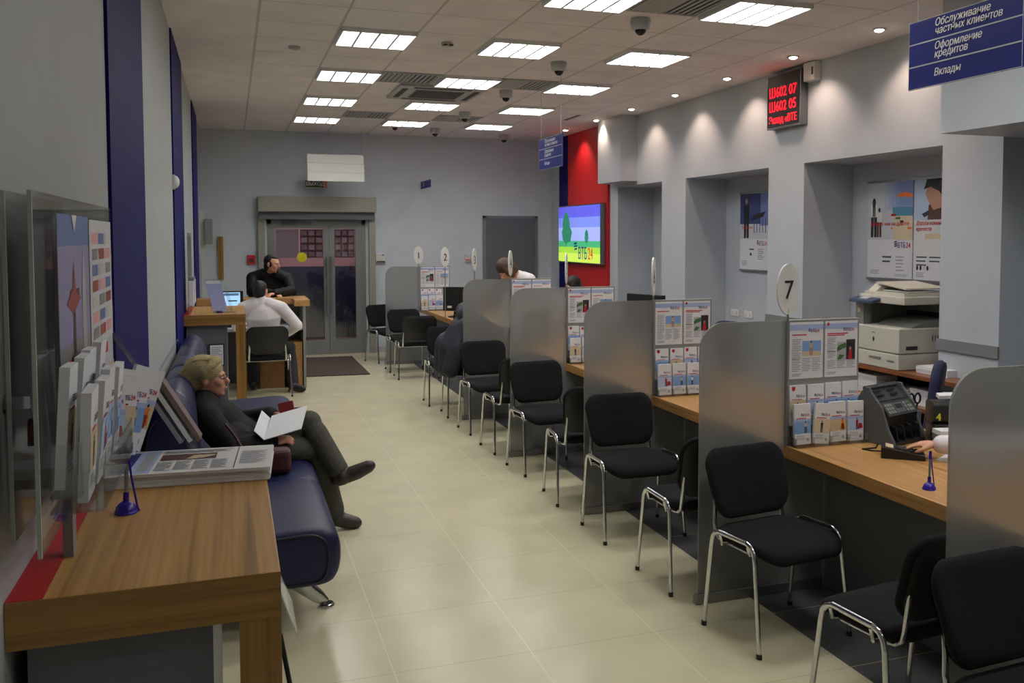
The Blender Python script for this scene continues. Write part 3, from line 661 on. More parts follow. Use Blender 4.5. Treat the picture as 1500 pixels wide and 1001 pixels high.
def board(n, y):
    dx = -.1 if n == 1 else 0
    t = thing('leaflet_board', 'grey leaflet board with two printed sheets beside number sign %d' % n, 'display board', (2.86 + dx, y, .76), 0, 'leaflet boards between the places')
    q = MB(); q.box(2.64 + dx, 3.078 + dx, y - .012, y + .012, .761, 1.402); q.build('back_panel', 'plastic_grey', t, bevel=.003)
    for k in (0, 1):
        q = MB(); a = (0, 1)[k] if n != 5 and n != 1 and n != 4 else (1, 0)[k]
        sheet(q, Vector((2.654 + dx + k * .212, y - .0135, 1.10)), a); q.build('printed_sheet', 'paper', t)
    q = MB(); q.box(2.645 + dx, 3.075 + dx, y - .10, y - .012, .763, .768); q.box(2.645 + dx, 3.075 + dx, y - .10, y - .097, .763, .815); q.box(2.645 + dx, 3.075 + dx, y - .055, y - .053, .763, .90)
    for k in range(5): q.box(2.645 + dx + k * .1065, 2.648 + dx + k * .1065, y - .098, y - .012, .763, .81)
    q.build('pocket', 'acrylic', t)
for n in (1, 4, 5, 6, 7): board(n, SCR[n])
LK = [('skyp', 'white'), ('poster_sand', 'dark'), ('poster_sky', 'red'), ('skyp', 'sand'), ('sand', 'orange')]
def leaflet(kind, shield):
    q = MB(); w, h, d = .096, .205, .014
    q.box(-w / 2, w / 2, -d, 0, 0, h, 'paper'); o = Vector((-w / 2, -d - .0002, 0))
    a, b_ = LK[kind]
    q.rect(o, X, Z, 0, .055, w, .115, a, .0006); q.rect(o, X, Z, 0, .10, w, .128, 'band' if kind != 1 else 'poster_sand', .0004)
    person_shape(q, o, X, Z, .035 + .01 * kind, .058, .06, b_, 'ink', 'hair_k', .0012)
    if kind in (2, 4): q.poly(o, X, Z, [(.06, .06), (.09, .065), (.085, .09), (.065, .09)], b_, .0012)
    vtb(q, o, X, Z, w * .5, .142, .017, .001); q.rect(o, X, Z, .01, .13, .07, .134, 'logo_red', .001)
    lines(q, o, X, Z, .01, .045, .06, 3, .008, 'ink_light', .35, .001); q.rect(o, X, Z, .07, .015, .082, .03, 'ink_light', .001)
    if shield: q.poly(o, X, Z, [(.012, .198), (.032, .198), (.032, .182), (.022, .174), (.012, .182)], 'red', .001)
    return q
LM = {}
def put_leaflet(loc, kind, shield, tilt, label, group, rz=0.0, yaw=0.0):
    if (kind, shield) not in LM:
        o = leaflet(kind, shield).build('leaflet', 'paper'); LM[(kind, shield)] = o.data; c = o
    else:
        c = D.objects.new('leaflet', LM[(kind, shield)]); COL.objects.link(c)
    c.location = loc; c.rotation_euler = (tilt, yaw, rz)
    return tag(c, label, 'leaflet', group)
POS = ['first', 'second', 'third', 'fourth']
for n, up, lo in ((7, (0, 1, 2, 3), (0, 1, 2, 3)), (6, (0, 1, 2, 3), (0, 1, 2, 3)), (5, (0, 1, 2), (0, 1, 2)), (4, (0,), (0,)), (1, (0, 1, 2, 3), (0, 1, 2))):
    dx = -.1 if n == 1 else 0; y = SCR[n]
    for row, sl in ((1, up), (0, lo)):
        for k in sl:
            kind = (k + n + row * 2) % 4
            x = 2.70 + dx + k * .1065
            lab = 'leaflet in the %s row of board %d, %s from its post' % ('upper' if row else 'lower', n, POS[k])
            if n == 7 and row == 0 and k == 1: kind = 1
            if n == 7 and row == 0 and k == 2: kind = 4
            yaw = .10 if (n == 7 and row == 0 and k == 1) else random.uniform(-.015, .015)
            put_leaflet((x, y - (.016 if row else .060), (.862 if row else .7695) + random.uniform(0, .012)), kind, row == 1 and k < (1 if n == 7 else 3), -.03, lab, 'leaflets on the boards', 0, yaw)
# ---------------------------------------------------------------- visitor chairs
def pad(w, h, r, th, f, dome, mat_front, name, parent, mat_back=None, n=6):
    base = rrect(-w / 2, -h / 2, w / 2, h / 2, r, n)
    def lp(s, hh): return [f(u * s, v * s, hh) for u, v in base]
    L = [lp(.80, -th / 2), lp(.95, -th / 2 + .002), lp(1.0, -th * .22), lp(1.0, th * .22), lp(.95, th * .45), lp(.80, th / 2 + dome * .35), lp(.5, th / 2 + dome * .8), lp(.2, th / 2 + dome)]
    q = MB(); q.loft(L, mat_front, True, True)
    if mat_back: q.add(lp(.97, -th / 2 - .003) + lp(.88, -th / 2 - .012), [tuple(range(4 * (n + 1), 8 * (n + 1)))] + [(i, (i + 1) % (4 * (n + 1)), (i + 1) % (4 * (n + 1)) + 4 * (n + 1), i + 4 * (n + 1)) for i in range(4 * (n + 1))], mat_back, True)
    return q.build(name, mat_front, parent, False, fix=True)
def chair_proto():
    t = thing('visitor_chair', 'x', 'chair', (0, 0, 0), 0, 'black visitor chairs with chrome frames')
    # seat: rounded pad, front edge falls, back edge rises slightly
    def fs(u, v, h): return Vector((u, v + .015, .445 + h + .03 * (v * -1.2) * .35 - max(0, v - .11) ** 2 * 3.2))
    pad(.455, .425, .085, .055, fs, .010, 'fabric', 'seat', t)
    def fb(u, v, h):
        c = .28 * u * u * 1.6
        return Vector((u * (1 - .10 * (v < 0) * (-v / .17)), -.225 - .26 * (v + .02) + c + h * .9, .655 + v + (.9 * u * u * .6 if v < 0 else -.35 * u * u) + h * .2))
    pad(.455, .34, .07, .045, fb, .004, 'fabric', 'backrest', t, 'shell')
    for s in (-1, 1):
        xx = s * .248
        a = [(xx + s * .012, .20, .0), (xx, .150, .40), (xx, .142, .438), (xx, .122, .462), (xx, .09, .474)]
        b_ = [(xx + s * .012, -.205, .0), (xx, -.165, .40), (xx, -.157, .436), (xx, -.137, .460), (xx, -.105, .470)]
        for p in (a, b_):
            q = MB(); q.tube(p, .0125, 10, 'chrome', flat=.75, side=(0, 1, 0)); e = Vector(p[0]); d = (Vector(p[1]) - e).normalized()
            q.tube([e, e + d * .022], .0145, 10, 'black', flat=.8, side=(0, 1, 0)); q.build('leg', 'chrome', t, False)
        q = MB(); q.tube([a[-1], b_[-1]], .0125, 10, flat=.75, side=(0, 0, 1)); q.tube([(xx, .10, .462), (xx * .97, .10, .425), (xx * .6, .10, .412)], .009, 8); q.tube([(xx, -.10, .460), (xx * .97, -.10, .425), (xx * .6, -.10, .415)], .009, 8); q.build('side_rail', 'chrome', t, False)
        q = MB(); q.tube([(s * .20, .09, .412), (s * .20, -.12, .412), (s * .20, -.165, .418), (s * .20, -.195, .44), (s * .20, -.205, .48), (s * .195, -.212, .56), (s * .19, -.226, .66)], .0115, 10, flat=.7, side=(1, 0, 0)); q.build('back_support', 'chrome', t, False)
    MB().tube([(-.24, -.10, .414), (.24, -.10, .414)], .009, 8).build('cross_bar', 'chrome', t, False)
    return t
CH0 = chair_proto()
first = [True]
def chair(x, y, rz, label):
    if first[0]:
        first[0] = False; CH0.location = (x, y, 0); CH0.rotation_euler = (0, 0, rz); CH0['label'] = label; return CH0
    return dup(CH0, label, (x, y, 0), rz)
for n, xa, ya, ra in ((7, 2.345, 3.622, .13), (6, 2.315, 5.185, -.02), (5, 2.315, 6.85, .07), (4, 2.285, 8.42, .05)):
    chair(xa, ya, PI + ra, 'black chair in front of frosted screen %d, seat facing the viewer' % n)
for n, xb, yb, rb in ((7, 2.325, 4.36, .01), (6, 2.32, 6.0, -.09), (5, 2.295, 7.62, .04), (4, 2.29, 9.27, -.05)):
    chair(xb, yb, rb, 'black chair behind frosted screen %d, facing away%s' % (n, ', holding the person in navy jacket' if n == 4 else ' from the viewer'))
chair(2.31, 2.74, .12, 'black chair behind the closest frosted screen, facing away')
chair(2.25, 2.02, PI + .06, 'closest black chair, in front of the closest frosted screen')
chair(2.24, 9.96, PI - .05, 'black chair facing the viewer by number sign 3, behind the navy jacket')
chair(2.24, 11.93, -.02, 'black chair facing the entrance wall by number sign 2')
chair(2.24, 12.62, PI + .0, 'black chair facing the viewer between number signs 1 and 2')
chair(2.14, 13.62, PI + .35, 'black chair farthest away, partly behind the clear pale screen of number 1')
# ---------------------------------------------------------------- writing counters by the sofa wall
def counter(y0, y1, label, x1=.085, T=1.126):
    t = thing('writing_counter', label, 'counter', (-.17, (y0 + y1) / 2, 0), 0, 'tall wooden writing counters on the sofa wall')
    MB().box(XL + .065, x1, y0 + .001, y1, T - .095, T).build('counter_top', 'wood_y', t, bevel=.002)
    MB().box(XL + .001, x1, y0, y0 + .003, T - .095, T - .0005).build('front_edge', 'wood_x', t)
    MB().box(XL + .001, XL + .065, y0 + .003, y1, T - .095, T + .0005).build('red_strip', 'red', t)
    MB().box(x1 - .082, x1, y0 + .002, y0 + .06, 0, T - .096).build('leg', 'wood_z', t)
    MB().box(x1 - .082, x1, y1 - .06, y1, 0, T - .096).build('leg', 'wood_z', t)
    MB().box(XL + .03, -.05, y0 + .04, y1 - .03, 0, T - .096).build('cabinet', 'panel', t)
    return t
counter(1.985, 3.15, 'tall wooden writing counter with red strip, under the newspapers in front')
counter(8.84, 9.95, 'tall wooden writing counter behind the woman with the knit hat', .11)
# poster stand on the near counter: two clear sheets, a post, posters
t = thing('poster_stand', 'clear acrylic poster stand on the near counter by the wall', 'display stand', (-.35, 2.4, 1.126))
def slab(x, y0, y1, z0, z1, th=.006): return MB().box(x - th / 2, x + th / 2, y0, y1, z0, z1)
slab(-.40, 1.99, 2.62, 1.24, 1.91).build('rear_sheet', 'acrylic_d', t); slab(-.33, 1.845, 2.97, 1.25, 1.905).build('front_sheet', 'acrylic', t)
M('edge', (168, 178, 170), .3)
MB().box(-.4035, -.3965, 1.984, 1.99, 1.24, 1.91).build('sheet_edge', 'edge', t); MB().box(-.3335, -.3265, 1.839, 1.845, 1.25, 1.905).build('sheet_edge', 'edge', t)
q = MB(); q.box(-.355, -.335, 2.23, 2.275, 1.127, 1.30); q.box(-.395, -.325, 2.2, 2.3, 1.29, 1.31); q.build('post', M('post_grey', (128, 122, 124), .3), t)
def xsheet(q, o, w, h, kind):
    q.rect(o, Y, Z, 0, 0, w, h, 'poster_grey', 0); q.rect(o, Y, Z, 0, h * .32, w, h, 'p_purple' if kind else 'poster_white', .001)
    if kind:
        q.rect(o, Y, Z, 0, h * .86, w, h, 'poster_blue2', .0013); q.rect(o, Y, Z, 0, .30 * h, w, .42 * h, 'plastic_grey', .0013)
        for a, b_, c_, d_ in ((.40, .36, .48, .74), (.30, .60, .62, .66)): q.poly(o, Y, Z, [(w * a, h * b_), (w * c_, h * b_), (w * (c_ - .01), h * d_), (w * (a + .02), h * d_)], 'poster_brown', .002)
        q.poly(o, Y, Z, [(w * .2, h * .60), (w * .42, h * .55), (w * .66, h * .61), (w * .42, h * .66)], 'rust', .0022); q.poly(o, Y, Z, [(w * .40, h * .64), (w * .50, h * .64), (w * .45, h * .80)], 'rust', .0024)
        q.poly(o, Y, Z, [(w * .72, h * .3), (w * .86, h * .3), (w * .84, h * .7), (w * .78, h * .86), (w * .72, h * .66)], 'lightgrey', .002)
        q.text('ипотека', o + Vector((0, w * .1, h * .285)), Y, Z, .055, 'logo_red', shear=.25, bold=.001, lift=.004)
        q.poly(o, Y, Z, [(w * .4, h), (w * .56, h), (w * .48, h * .92)], 'white', .003); vtb(q, o, Y, Z, w * .62, h * .12, .03)
    else:
        for i in range(7):
            for j in range(3): q.rect(o, Y, Z, w * (.08 + .3 * j), h * (.36 + .085 * i), w * (.32 + .3 * j), h * (.42 + .085 * i), ('plastic_grey', 'rust', 'vest_pink', 'poster_blue2', 'offwhite')[(i * 2 + j) % 5], .002)
        q.rect(o, Y, Z, w * .3, h * .24, w * .7, h * .3, 'logo_red', .002); q.rect(o, Y, Z, w * .2, h * .02, w, h * .16, 'sand', .002)
M('p_purple', (142, 136, 178), .5); M('rust', (150, 66, 52), .6)
q = MB(); xsheet(q, Vector((-.324, 2.06, 1.40)), .42, .47, 1); q.rect((-.324, 2.06, 1.40), Y, Z, -.008, -.008, 0, .478, 'black', .001); q.rect((-.324, 2.06, 1.40), Y, Z, .42, -.008, .428, .478, 'black', .001); q.build('poster_sheet', 'poster_grey', t)
q = MB(); xsheet(q, Vector((-.324, 2.50, 1.40)), .42, .465, 0); q.build('poster_sheet', 'poster_grey', t)
# clear pockets with leaflets hanging on the stand
t2 = thing('leaflet_pocket', 'clear pocket rack with leaflets at the foot of the poster stand', 'leaflet holder', (-.27, 2.2, 1.15))
q = MB()
for z0, z1, x0 in ((1.345, 1.44, -.322), (1.316, 1.39, -.285)):
    q.box(x0, x0 + .055, 1.90, 2.42, z0 - .006, z0); q.box(x0 + .052, x0 + .055, 1.90, 2.42, z0, z1)
    for k in range(5): q.box(x0, x0 + .054, 1.90 + k * .13 - .002, 1.902 + k * .13, z0, z1)
q.box(-.322, -.285, 1.9, 2.42, 1.311, 1.316)
q.build('pocket_row', 'acrylic', t2)
for k in range(8):
    r, c = divmod(k, 4)
    o = put_leaflet(((-.318 if r == 0 else -.280), 1.968 + .13 * c, (1.347 if r == 0 else 1.318) + random.uniform(0, .012)), (k + 1) % 4, False, .06 + .03 * (k % 2), 'leaflet in the %s clear pocket row of the poster stand, %s from the viewer' % (('upper', 'lower')[r], POS[c]), 'leaflets in the poster stand pockets', PI / 2, random.uniform(-.05, .05)); o.scale = (1, 1.3, 1.12 - .1 * r)
# angled clear leaflet rack at the far end of the counter
t3 = thing('leaflet_rack', 'slanted clear leaflet rack between the poster stand and the sofa', 'leaflet holder', (-.23, 3.09, 1.126))
def strip(a, b_, w, th, name, mat='acrylic_d'):
    a, b_ = Vector(a), Vector(b_); d = b_ - a; n = d.cross(Y).normalized() * th
    return MB().obox(a, d, Y * w, n).build(name, mat, t3)
strip((-.36, 3.085, 1.545), (-.10, 3.085, 1.13), .055, .006, 'rail'); strip((-.36, 3.085, 1.16), (-.16, 3.085, 1.50), .055, .006, 'rail')
M('mag1', (120, 96, 92), .5); M('mag2', (150, 146, 160), .5); M('mag3', (110, 118, 140), .5)
MB().box(-.39, -.09, 3.08, 3.145, 1.127, 1.133).build('base', 'acrylic', t3)
SB = ['on the wall side of the fan, most upright', 'second in the fan', 'third in the fan', 'most slanted of the fan']
for k in range(4):
    o = put_leaflet((-.352 + .012 * k, 2.92 + .03 * k, 1.172 + .008 * k), (2, 1, 3, 4)[k], False, 0, 'slanted brochure of the clear leaflet rack, %s' % SB[k], 'fanned brochures in the slanted rack', .62, .04 + .11 * k)
    o.name = 'brochure'; o.scale = (1, 1.3, 1.2); o['category'] = 'brochure'
for k in range(3):
    a = Vector((-.268 + .012 * k, 3.065, 1.37 - .006 * k)); d = Vector((.115, 0, -.20)).normalized(); n = Vector((.2, 0, .115)).normalized()
    q = MB(); q.obox(a + n * (.016 * k), d * .215, Y * .09, n * .013, ('mag2', 'paper', 'mag1')[k])
    tag(q.build('magazine', 'paper'), 'magazine sloping down towards the woman, %s of three in the clear rack' % ('lowest', 'middle', 'upper')[k], 'magazine', 'magazines in the slanted rack')
# newspapers
NPL = ['lowest newspaper of the pile on the near counter', 'second newspaper from the bottom of the pile on the near counter', 'third newspaper from the bottom of the pile on the near counter', 'topmost newspaper with printed picture on the near counter']
for k in range(4):
    o = Vector((-.335 + .006 * (k % 2), 2.79 + .004 * (k % 3), 1.1275 + .0095 * k)); ex = Vector((1, -.07 - .004 * k, 0)).normalized(); ey = Vector((.07, 1, 0)).normalized(); w, h = .428 - .004 * (k % 2), .295
    q = MB()
    for i in range(3): q.obox(o + Z * (.003 * i) + ex * (.002 * (i % 2)), ex * w, ey * h, Z * .0026, 'newsprint')
    if k == 3:
        o2 = o + Z * .0087
        q.rect(o2, ex, ey, .012, .01, .10, h - .01, 'band', .0006); q.rect(o2, ex, ey, .018, .02, .045, h - .03, 'sign_blue', .001)
        q.text('ВЕСТНИК', o2 + ex * .095 + ey * .02, ey, -ex, .05, 'ink', lift=.002, sx=.9) if False else q.rect(o2, ex, ey, .062, .03, .09, h - .05, 'ink_light', .001)
        q.rect(o2, ex, ey, .11, .15, .265, .225, 'poster_brown', .001); q.poly(o2, ex, ey, [(.18, .155), (.25, .165), (.262, .20), (.2, .205)], 'poster_sand', .0014); q.poly(o2, ex, ey, [(.225, .16), (.262, .17), (.262, .19)], 'dark', .0016)
        for c in range(4): lines(q, o2, ex, ey, .108 + c * .05, .135, .152 + c * .05, 9, .0125, 'ink_light', .45, .001)
        lines(q, o2, ex, ey, .11, .27, .31, 3, .012, 'ink_light', .5, .001); q.rect(o2, ex, ey, .322, .01, .325, h - .01, 'ink', .001); lines(q, o2, ex, ey, .335, .22, .41, 12, .014, 'ink_light', .35, .001)
    tag(q.build('newspaper', M('newsprint', (228, 228, 230), .75)), NPL[k], 'newspaper', 'newspapers piled on the near counter')
# pens on ball stands
def pen_stand(x, y, z, label, lean=(.02, -.0), rz=0):
    t = thing('desk_pen', label, 'pen', (x, y, z), rz); t.scale = (1.2, 1.2, 1.2)
    q = MB(); q.ball((0, 0, .002), (.022, .022, .024)); q.lathe((0, 0, 0), [(.023, .0), (.023, .004), (.02, .006)], 16); q.build('pen_base', 'purple', t, False)
    a = Vector((lean[0] * .1, lean[1] * .1, .022)); b_ = a + Vector((lean[0], lean[1], .11))
    q = MB(); q.tube([a, a + (b_ - a) * .2], .006, 8, 'purple'); q.tube([a + (b_ - a) * .2, a + (b_ - a) * .75], .0042, 8, 'alu'); q.tube([a + (b_ - a) * .75, b_], .0048, 8, 'purple'); q.build('pen', 'alu', t, False)
    q = MB(); q.tube([b_, b_ + Vector((.004, 0, -.02)), a + Vector((.012, 0, .05)), Vector((.022, 0, .012)), Vector((.026, -.004, .002))], .0022, 6); q.build('cord', 'purple', t, False)
    return t
pen_stand(-.262, 2.545, 1.1265, 'purple ball-stand pen on the near writing counter before the newspapers', (.004, .0))
pen_stand(-.118, 9.08, 1.1265, 'small purple ball-stand pen on the far writing counter', (.01, .0))
pen_stand(2.747, 3.10, .7605, 'purple ball-stand pen on the service desk below the clerk hand', (.012, .01))
# leaflet pocket on the counter side, dark cord
t = thing('side_pocket', 'clear pocket with a white sheet on the aisle side of the near counter', 'leaflet holder', (.1, 2.35, .95))
q = MB(); q.obox((.088, 2.36, .975), (.050, 0, -.15), (0, .24, 0), (.002, 0, .001)); q.obox((.086, 2.36, .82), (.002, 0, 0), (0, .24, 0), (0, 0, .155)); q.build('pocket', 'acrylic', t)
q = MB(); q.obox((.097, 2.38, .94), (.034, 0, -.105), (0, .2, 0), (.003, 0, .001)); q.build('sheet', 'white', t)
tag(MB().tube([(.095, 2.3, .86), (.118, 2.3, .72), (.142, 2.3, .55), (.18, 2.31, .3), (.215, 2.33, .012), (.25, 2.36, .008)], .006, 8).build('black_cord', 'black'), 'dark cord hanging down beside the near counter leg', 'cord')
# things on and around the far counter
t = thing('sloped_sign', 'sloped clear holder with pale blue sheet on the far writing counter', 'sign holder', (-.1, 9.1, 1.126))
q = MB(); ex, ey = Vector((.135, 0, 0)), Vector((-.07, .05, .30)); o = Vector((-.17, 9.0, 1.137)); q.obox(o, ex, ey, (0, .004, 0)); q.obox(o + Vector((-.0, 0, -.008)), (.19, 0, 0), (0, .1, 0), (0, 0, .004)); q.obox(o + Vector((.15, .05, .0)), (.03, .0, .0), (-.05, .03, .22), (0, .003, 0)); q.build('holder', 'acrylic_d', t)
q = MB(); o = o + Vector((.0, -.004, .012)); q.obox(o + ex * .04, ex * .92, ey * .93, (0, .002, 0), 'bluepaper'); q.rect(o + ex * .04, X, ey.normalized(), .0, .255, .124, .285, 'paper', .002); q.build('sheet', M('bluepaper', (166, 176, 226), .5), t)
t = thing('wall_notice', 'clear notice panel with small pockets on the wall above the far counter', 'display stand', (-.38, 9.5, 1.4))
MB().box(-.372, -.366, 8.95, 9.75, 1.13, 1.86).build('panel', 'acrylic_d', t); q = MB()
for k in range(5): q.box(-.366, -.33, 9.0 + .13 * k, 9.1 + .13 * k, 1.2 + .04 * (k % 2), 1.42 + .03 * (k % 2), ('paper', 'mag3', 'paper', 'mag2', 'paper')[k])
q.build('leaflets', 'paper', t); MB().box(-.40, -.36, 9.3, 9.36, 1.127, 1.2).build('foot', 'acrylic_d', t)
t = thing('framed_notice', 'small framed notice on the end of the far counter cabinet', 'notice', (-.12, 8.87, .75))
MB().box(-.205, -.075, 8.862, 8.879, .66, .86).build('frame', 'dark', t); q = MB(); q.rect((-.195, 8.8615, .67), X, Z, 0, 0, .11, .18, 'paper', .001); lines(q, (-.195, 8.8615, .67), X, Z, .01, .16, .1, 9, .016, 'ink_light', .4, .002); q.build('sheet', 'paper', t)
tag(MB().obox((-.035, 8.9, .72), (.02, .0, .1), (0, .12, 0), (.004, 0, 0)).build('white_sheet', 'white'), 'white sheet tucked beside the far counter leg', 'paper') if False else None
# door mat
q = MB(); q.prism((0, 0, .012), X, Y, [(.62, 12.42), (1.70, 12.34), (1.70, 14.30), (.62, 14.36)], .011, 'matb'); M('matb', (62, 50, 44), .95, noise=.25, nscale=150, bump=.3)
tag(q.build('door_mat', 'matb'), 'dark brown door mat on the floor before the glass entrance door', 'mat')
# ---------------------------------------------------------------- sofa
def seat_profile(s=1.0, cx=.08, cz=.33):
    pts = [(-.30, .21), (.30, .205), (.40, .210), (.445, .245), (.462, .34), (.452, .43), (.40, .474), (.33, .480), (.1, .466), (-.2, .46), (-.32, .45), (-.33, .25)]
    return [((x - cx) * s + cx, (z - cz) * s + cz) for x, z in pts]
def smooth_loop(p, it=2):
    for _ in range(it):
        r = []
        for i in range(len(p)):
            a, b_ = p[i], p[(i + 1) % len(p)]
            r += [(a[0] * .75 + b_[0] * .25, a[1] * .75 + b_[1] * .25), (a[0] * .25 + b_[0] * .75, a[1] * .25 + b_[1] * .75)]
        p = r
    return p
def roll(prof, y0, y1, name, parent, mat, c, segs=()):
    """padded roll along y with slightly puffed, rounded ends and shallow seams"""
    L = []
    def lp(s, y): return [Vector(((x - c[0]) * s + c[0], y, (z - c[1]) * s + c[1])) for x, z in prof]
    L += [lp(.80, y0), lp(.90, y0 + .004), lp(.975, y0 + .018), lp(1.0, y0 + .05)]
    for sg in segs: L += [lp(1.0, sg - .05), lp(.985, sg - .012), lp(.972, sg), lp(.985, sg + .012), lp(1.0, sg + .05)]
    L += [lp(1.0, y1 - .05), lp(.975, y1 - .018), lp(.90, y1 - .004), lp(.80, y1)]
    q = MB(); q.loft(L, mat)
    o = q.build(name, mat, parent, fix=True)
    q = MB(); q.tube([Vector(((x - c[0]) * .84 + c[0], y0 - .001, (z - c[1]) * .84 + c[1])) for x, z in prof + prof[:1]], .006, 6, cap=False); q.build('piping', 'leather_d', o)
    return o
t = thing('leather_sofa', 'long dark blue leather waiting sofa under the woman with the knit hat', 'sofa', (.05, 6.3, 0))
sp = smooth_loop(seat_profile())
roll(sp, 4.33, 6.22, 'seat', t, 'leather', (.08, .33), (5.3,)); roll(sp, 6.26, 8.2, 'seat', t, 'leather', (.08, .33), (7.2,))
bp = smooth_loop([(-.40, .40), (-.28, .39), (-.20, .46), (-.19, .7), (-.205, .9), (-.235, .985), (-.30, 1.03), (-.37, 1.0), (-.405, .93), (-.41, .7)])
roll(bp, 4.72, 6.25, 'backrest', t, 'leather', (-.30, .72), (5.22, 5.72)); roll(bp, 6.29, 8.2, 'backrest', t, 'leather', (-.30, .72), (6.8, 7.3, 7.8))
for yy in (4.62, 6.24, 7.95):
    q = MB(); q.tube([(.0, yy, .215), (.16, yy, .20), (.28, yy, .14), (.37, yy, .055), (.41, yy, .02)], [.045, .05, .045, .034, .02], 10, flat=.35, side=(0, 0, 1)); q.lathe((.415, yy, 0), [(.036, 0), (.038, .01), (.03, .018)], 20); q.build('leg', 'chrome', t)
    q = MB(); q.tube([(-.15, yy, .215), (-.26, yy, .12), (-.33, yy, .02)], [.03, .026, .02], 10, flat=.35, side=(0, 1, 0)); q.lathe((-.335, yy, 0), [(.034, 0), (.036, .01), (.028, .018)], 20); q.build('leg', 'chrome', t)
    MB().box(-.32, .3, yy - .03, yy + .03, .20, .225).build('cross_bar', 'dark', t)
# ---------------------------------------------------------------- reception desk
t = thing('reception_desk', 'wooden topped reception desk between the white-shirted man and the leaning visitor', 'desk', (.3, 11.9, 0))
q = MB(); q.box(XL + .002, .70, 11.95, 12.35, .99, 1.065); q.box(.70, .88, 11.52, 12.35, .99, 1.065); q.build('raised_top', 'desk_y', t, bevel=.003)
MB().box(.80, .83, 11.54, 12.3, 0, .989).build('side_panel', 'plastic_grey', t); MB().box(XL + .02, .80, 12.2, 12.23, 0, .989).build('front_panel', 'panel', t)
MB().box(XL + .02, .80, 11.58, 12.18, .70, .735).build('worktop', 'lightgrey', t); MB().box(.62, .79, 11.6, 12.1, .0, .55).build('drawer_unit', 'desk_y', t)
t = thing('computer_monitor', 'lit monitor with dark frame on the reception desk', 'monitor', (.05, 11.85, .735))
q = MB(); q.box(-.16, .125, 11.84, 11.87, .93, 1.17); q.build('frame', 'black', t, bevel=.004)
q = MB(); q.rect((-.145, 11.838, .945), X, Z, 0, 0, .235, .21, 'screen', .001); q.rect((-.145, 11.838, .945), X, Z, .1, .1, .2, .115, 'dark', .002); q.rect((-.145, 11.838, .945), X, Z, .02, .17, .22, .2, 'skyp', .002); q.build('screen_area', 'screen', t)
q = MB(); q.box(-.04, .0, 11.86, 11.88, .75, 1.0); q.box(-.11, .07, 11.79, 11.93, .736, .75); q.build('stand', 'black', t)
t = thing('cardboard_box', 'brown cardboard box on the floor under the reception desk', 'box', (.44, 11.75, 0))
q = MB(); q.box(.30, .58, 11.62, 11.9, 0, .31); q.build('carton', 'carton', t); q = MB(); q.obox((.295, 11.61, .31), (.29, 0, 0), (0, .15, .012), (0, 0, .004)); q.obox((.295, 11.91, .31), (.29, 0, 0), (0, -.15, .012), (0, 0, .004)); q.build('flap', 'carton', t)
chair(.36, 11.12, .03, 'black chair under the man in the white shirt at the reception desk')
# ---------------------------------------------------------------- things on the service desk
t = thing('money_counter', 'black and grey banknote counting machine on the desk', 'counting machine', (3.235, 3.945, .7605), .3)
def side(pts, x0, x1, mat, q): q.prism((x0, 0, 0), Y, Z, pts, -(x1 - x0), mat)
cheek = [(-.125, 0), (.12, 0), (.125, .12), (.10, .22), (.055, .285), (.03, .285), (.02, .262), (-.045, .19), (-.085, .08), (-.115, .03)]
M('machine_grey', (58, 61, 64), .5); M('machine', (18, 19, 21), .4)
for x0, x1 in ((-.15, -.132), (.132, .15)):
    q = MB(); side(cheek, x0, x1, 'frame_grey', q); q.build('side_frame', M('frame_grey', (86, 89, 92), .5), t, False)
q = MB(); side([(-.06, .06), (.12, .0), (.122, .12), (.10, .21), (-.02, .21), (-.075, .15), (-.07, .12)], -.131, .131, 'machine', q); side([(-.12, 0), (.12, 0), (.12, .02), (-.12, .018)], -.131, .131, 'machine', q); q.build('body', 'machine', t, False)
q = MB(); q.obox((-.125, -.078, .148), (.25, 0, 0), (0, .056, .062), (0, .004, -.004)); q.build('control_panel', 'machine_grey', t, False)
q = MB(); o = Vector((-.125, -.079, .149)); ey = Vector((0, .67, .742))
q.rect(o, X, ey, .085, .012, .165, .07, 'alu', .001); q.rect(o, X, ey, .095, .035, .155, .062, 'dark', .002)
for i in range(3):
    for j in range(3): q.rect(o, X, ey, .012 + .023 * i, .012 + .021 * j, .031 + .023 * i, .028 + .021 * j, 'plastic_grey', .0015)
for j in range(3): q.rect(o, X, ey, .172, .012 + .021 * j, .19, .028 + .021 * j, 'plastic_grey', .0015); q.rect(o, X, ey, .198, .012 + .021 * j, .236, .028 + .021 * j, 'green' if j == 2 else 'plastic_grey', .0015)
q.build('buttons', 'plastic_grey', t, False)
q = MB(); q.obox((-.13, .0, .212), (.26, 0, 0), (0, .07, .062), (0, .012, -.012)); q.obox((-.14, .05, .276), (.28, 0, 0), (0, .016, .012), (0, .01, -.012)); q.build('hopper', 'machine_grey', t, False)
q = MB()
for x in (-.07, .05): q.obox((x - .03, .012, .232), (.06, 0, 0), (0, .007, .006), (0, -.002, .003), 'black'); q.obox((x - .03, .035, .252), (.06, 0, 0), (0, .006, .005), (0, -.002, .003), 'black')
q.build('note_slots', 'black', t, False)
q = MB()
for x in (-.085, -.02, .045): q.tube([(x, -.062, .055), (x + .05, -.062, .055)], .018, 10)
q.build('rollers', 'chrome', t, False)
q = MB()
for x in (-.10, -.035, .03, .095): q.obox((x, -.11, .02), (.012, 0, 0), (0, .05, .01), (0, .012, .07))
q.build('stacker_fins', 'machine', t, False)
tag(MB().tube([(3.09, 3.86, .764), (3.03, 3.80, .7645), (2.95, 3.80, .764), (2.97, 3.76, .764), (3.05, 3.70, .764)], .004, 6).build('power_cable', 'black'), 'thin black cable lying on the desk by the counting machine', 'cable')
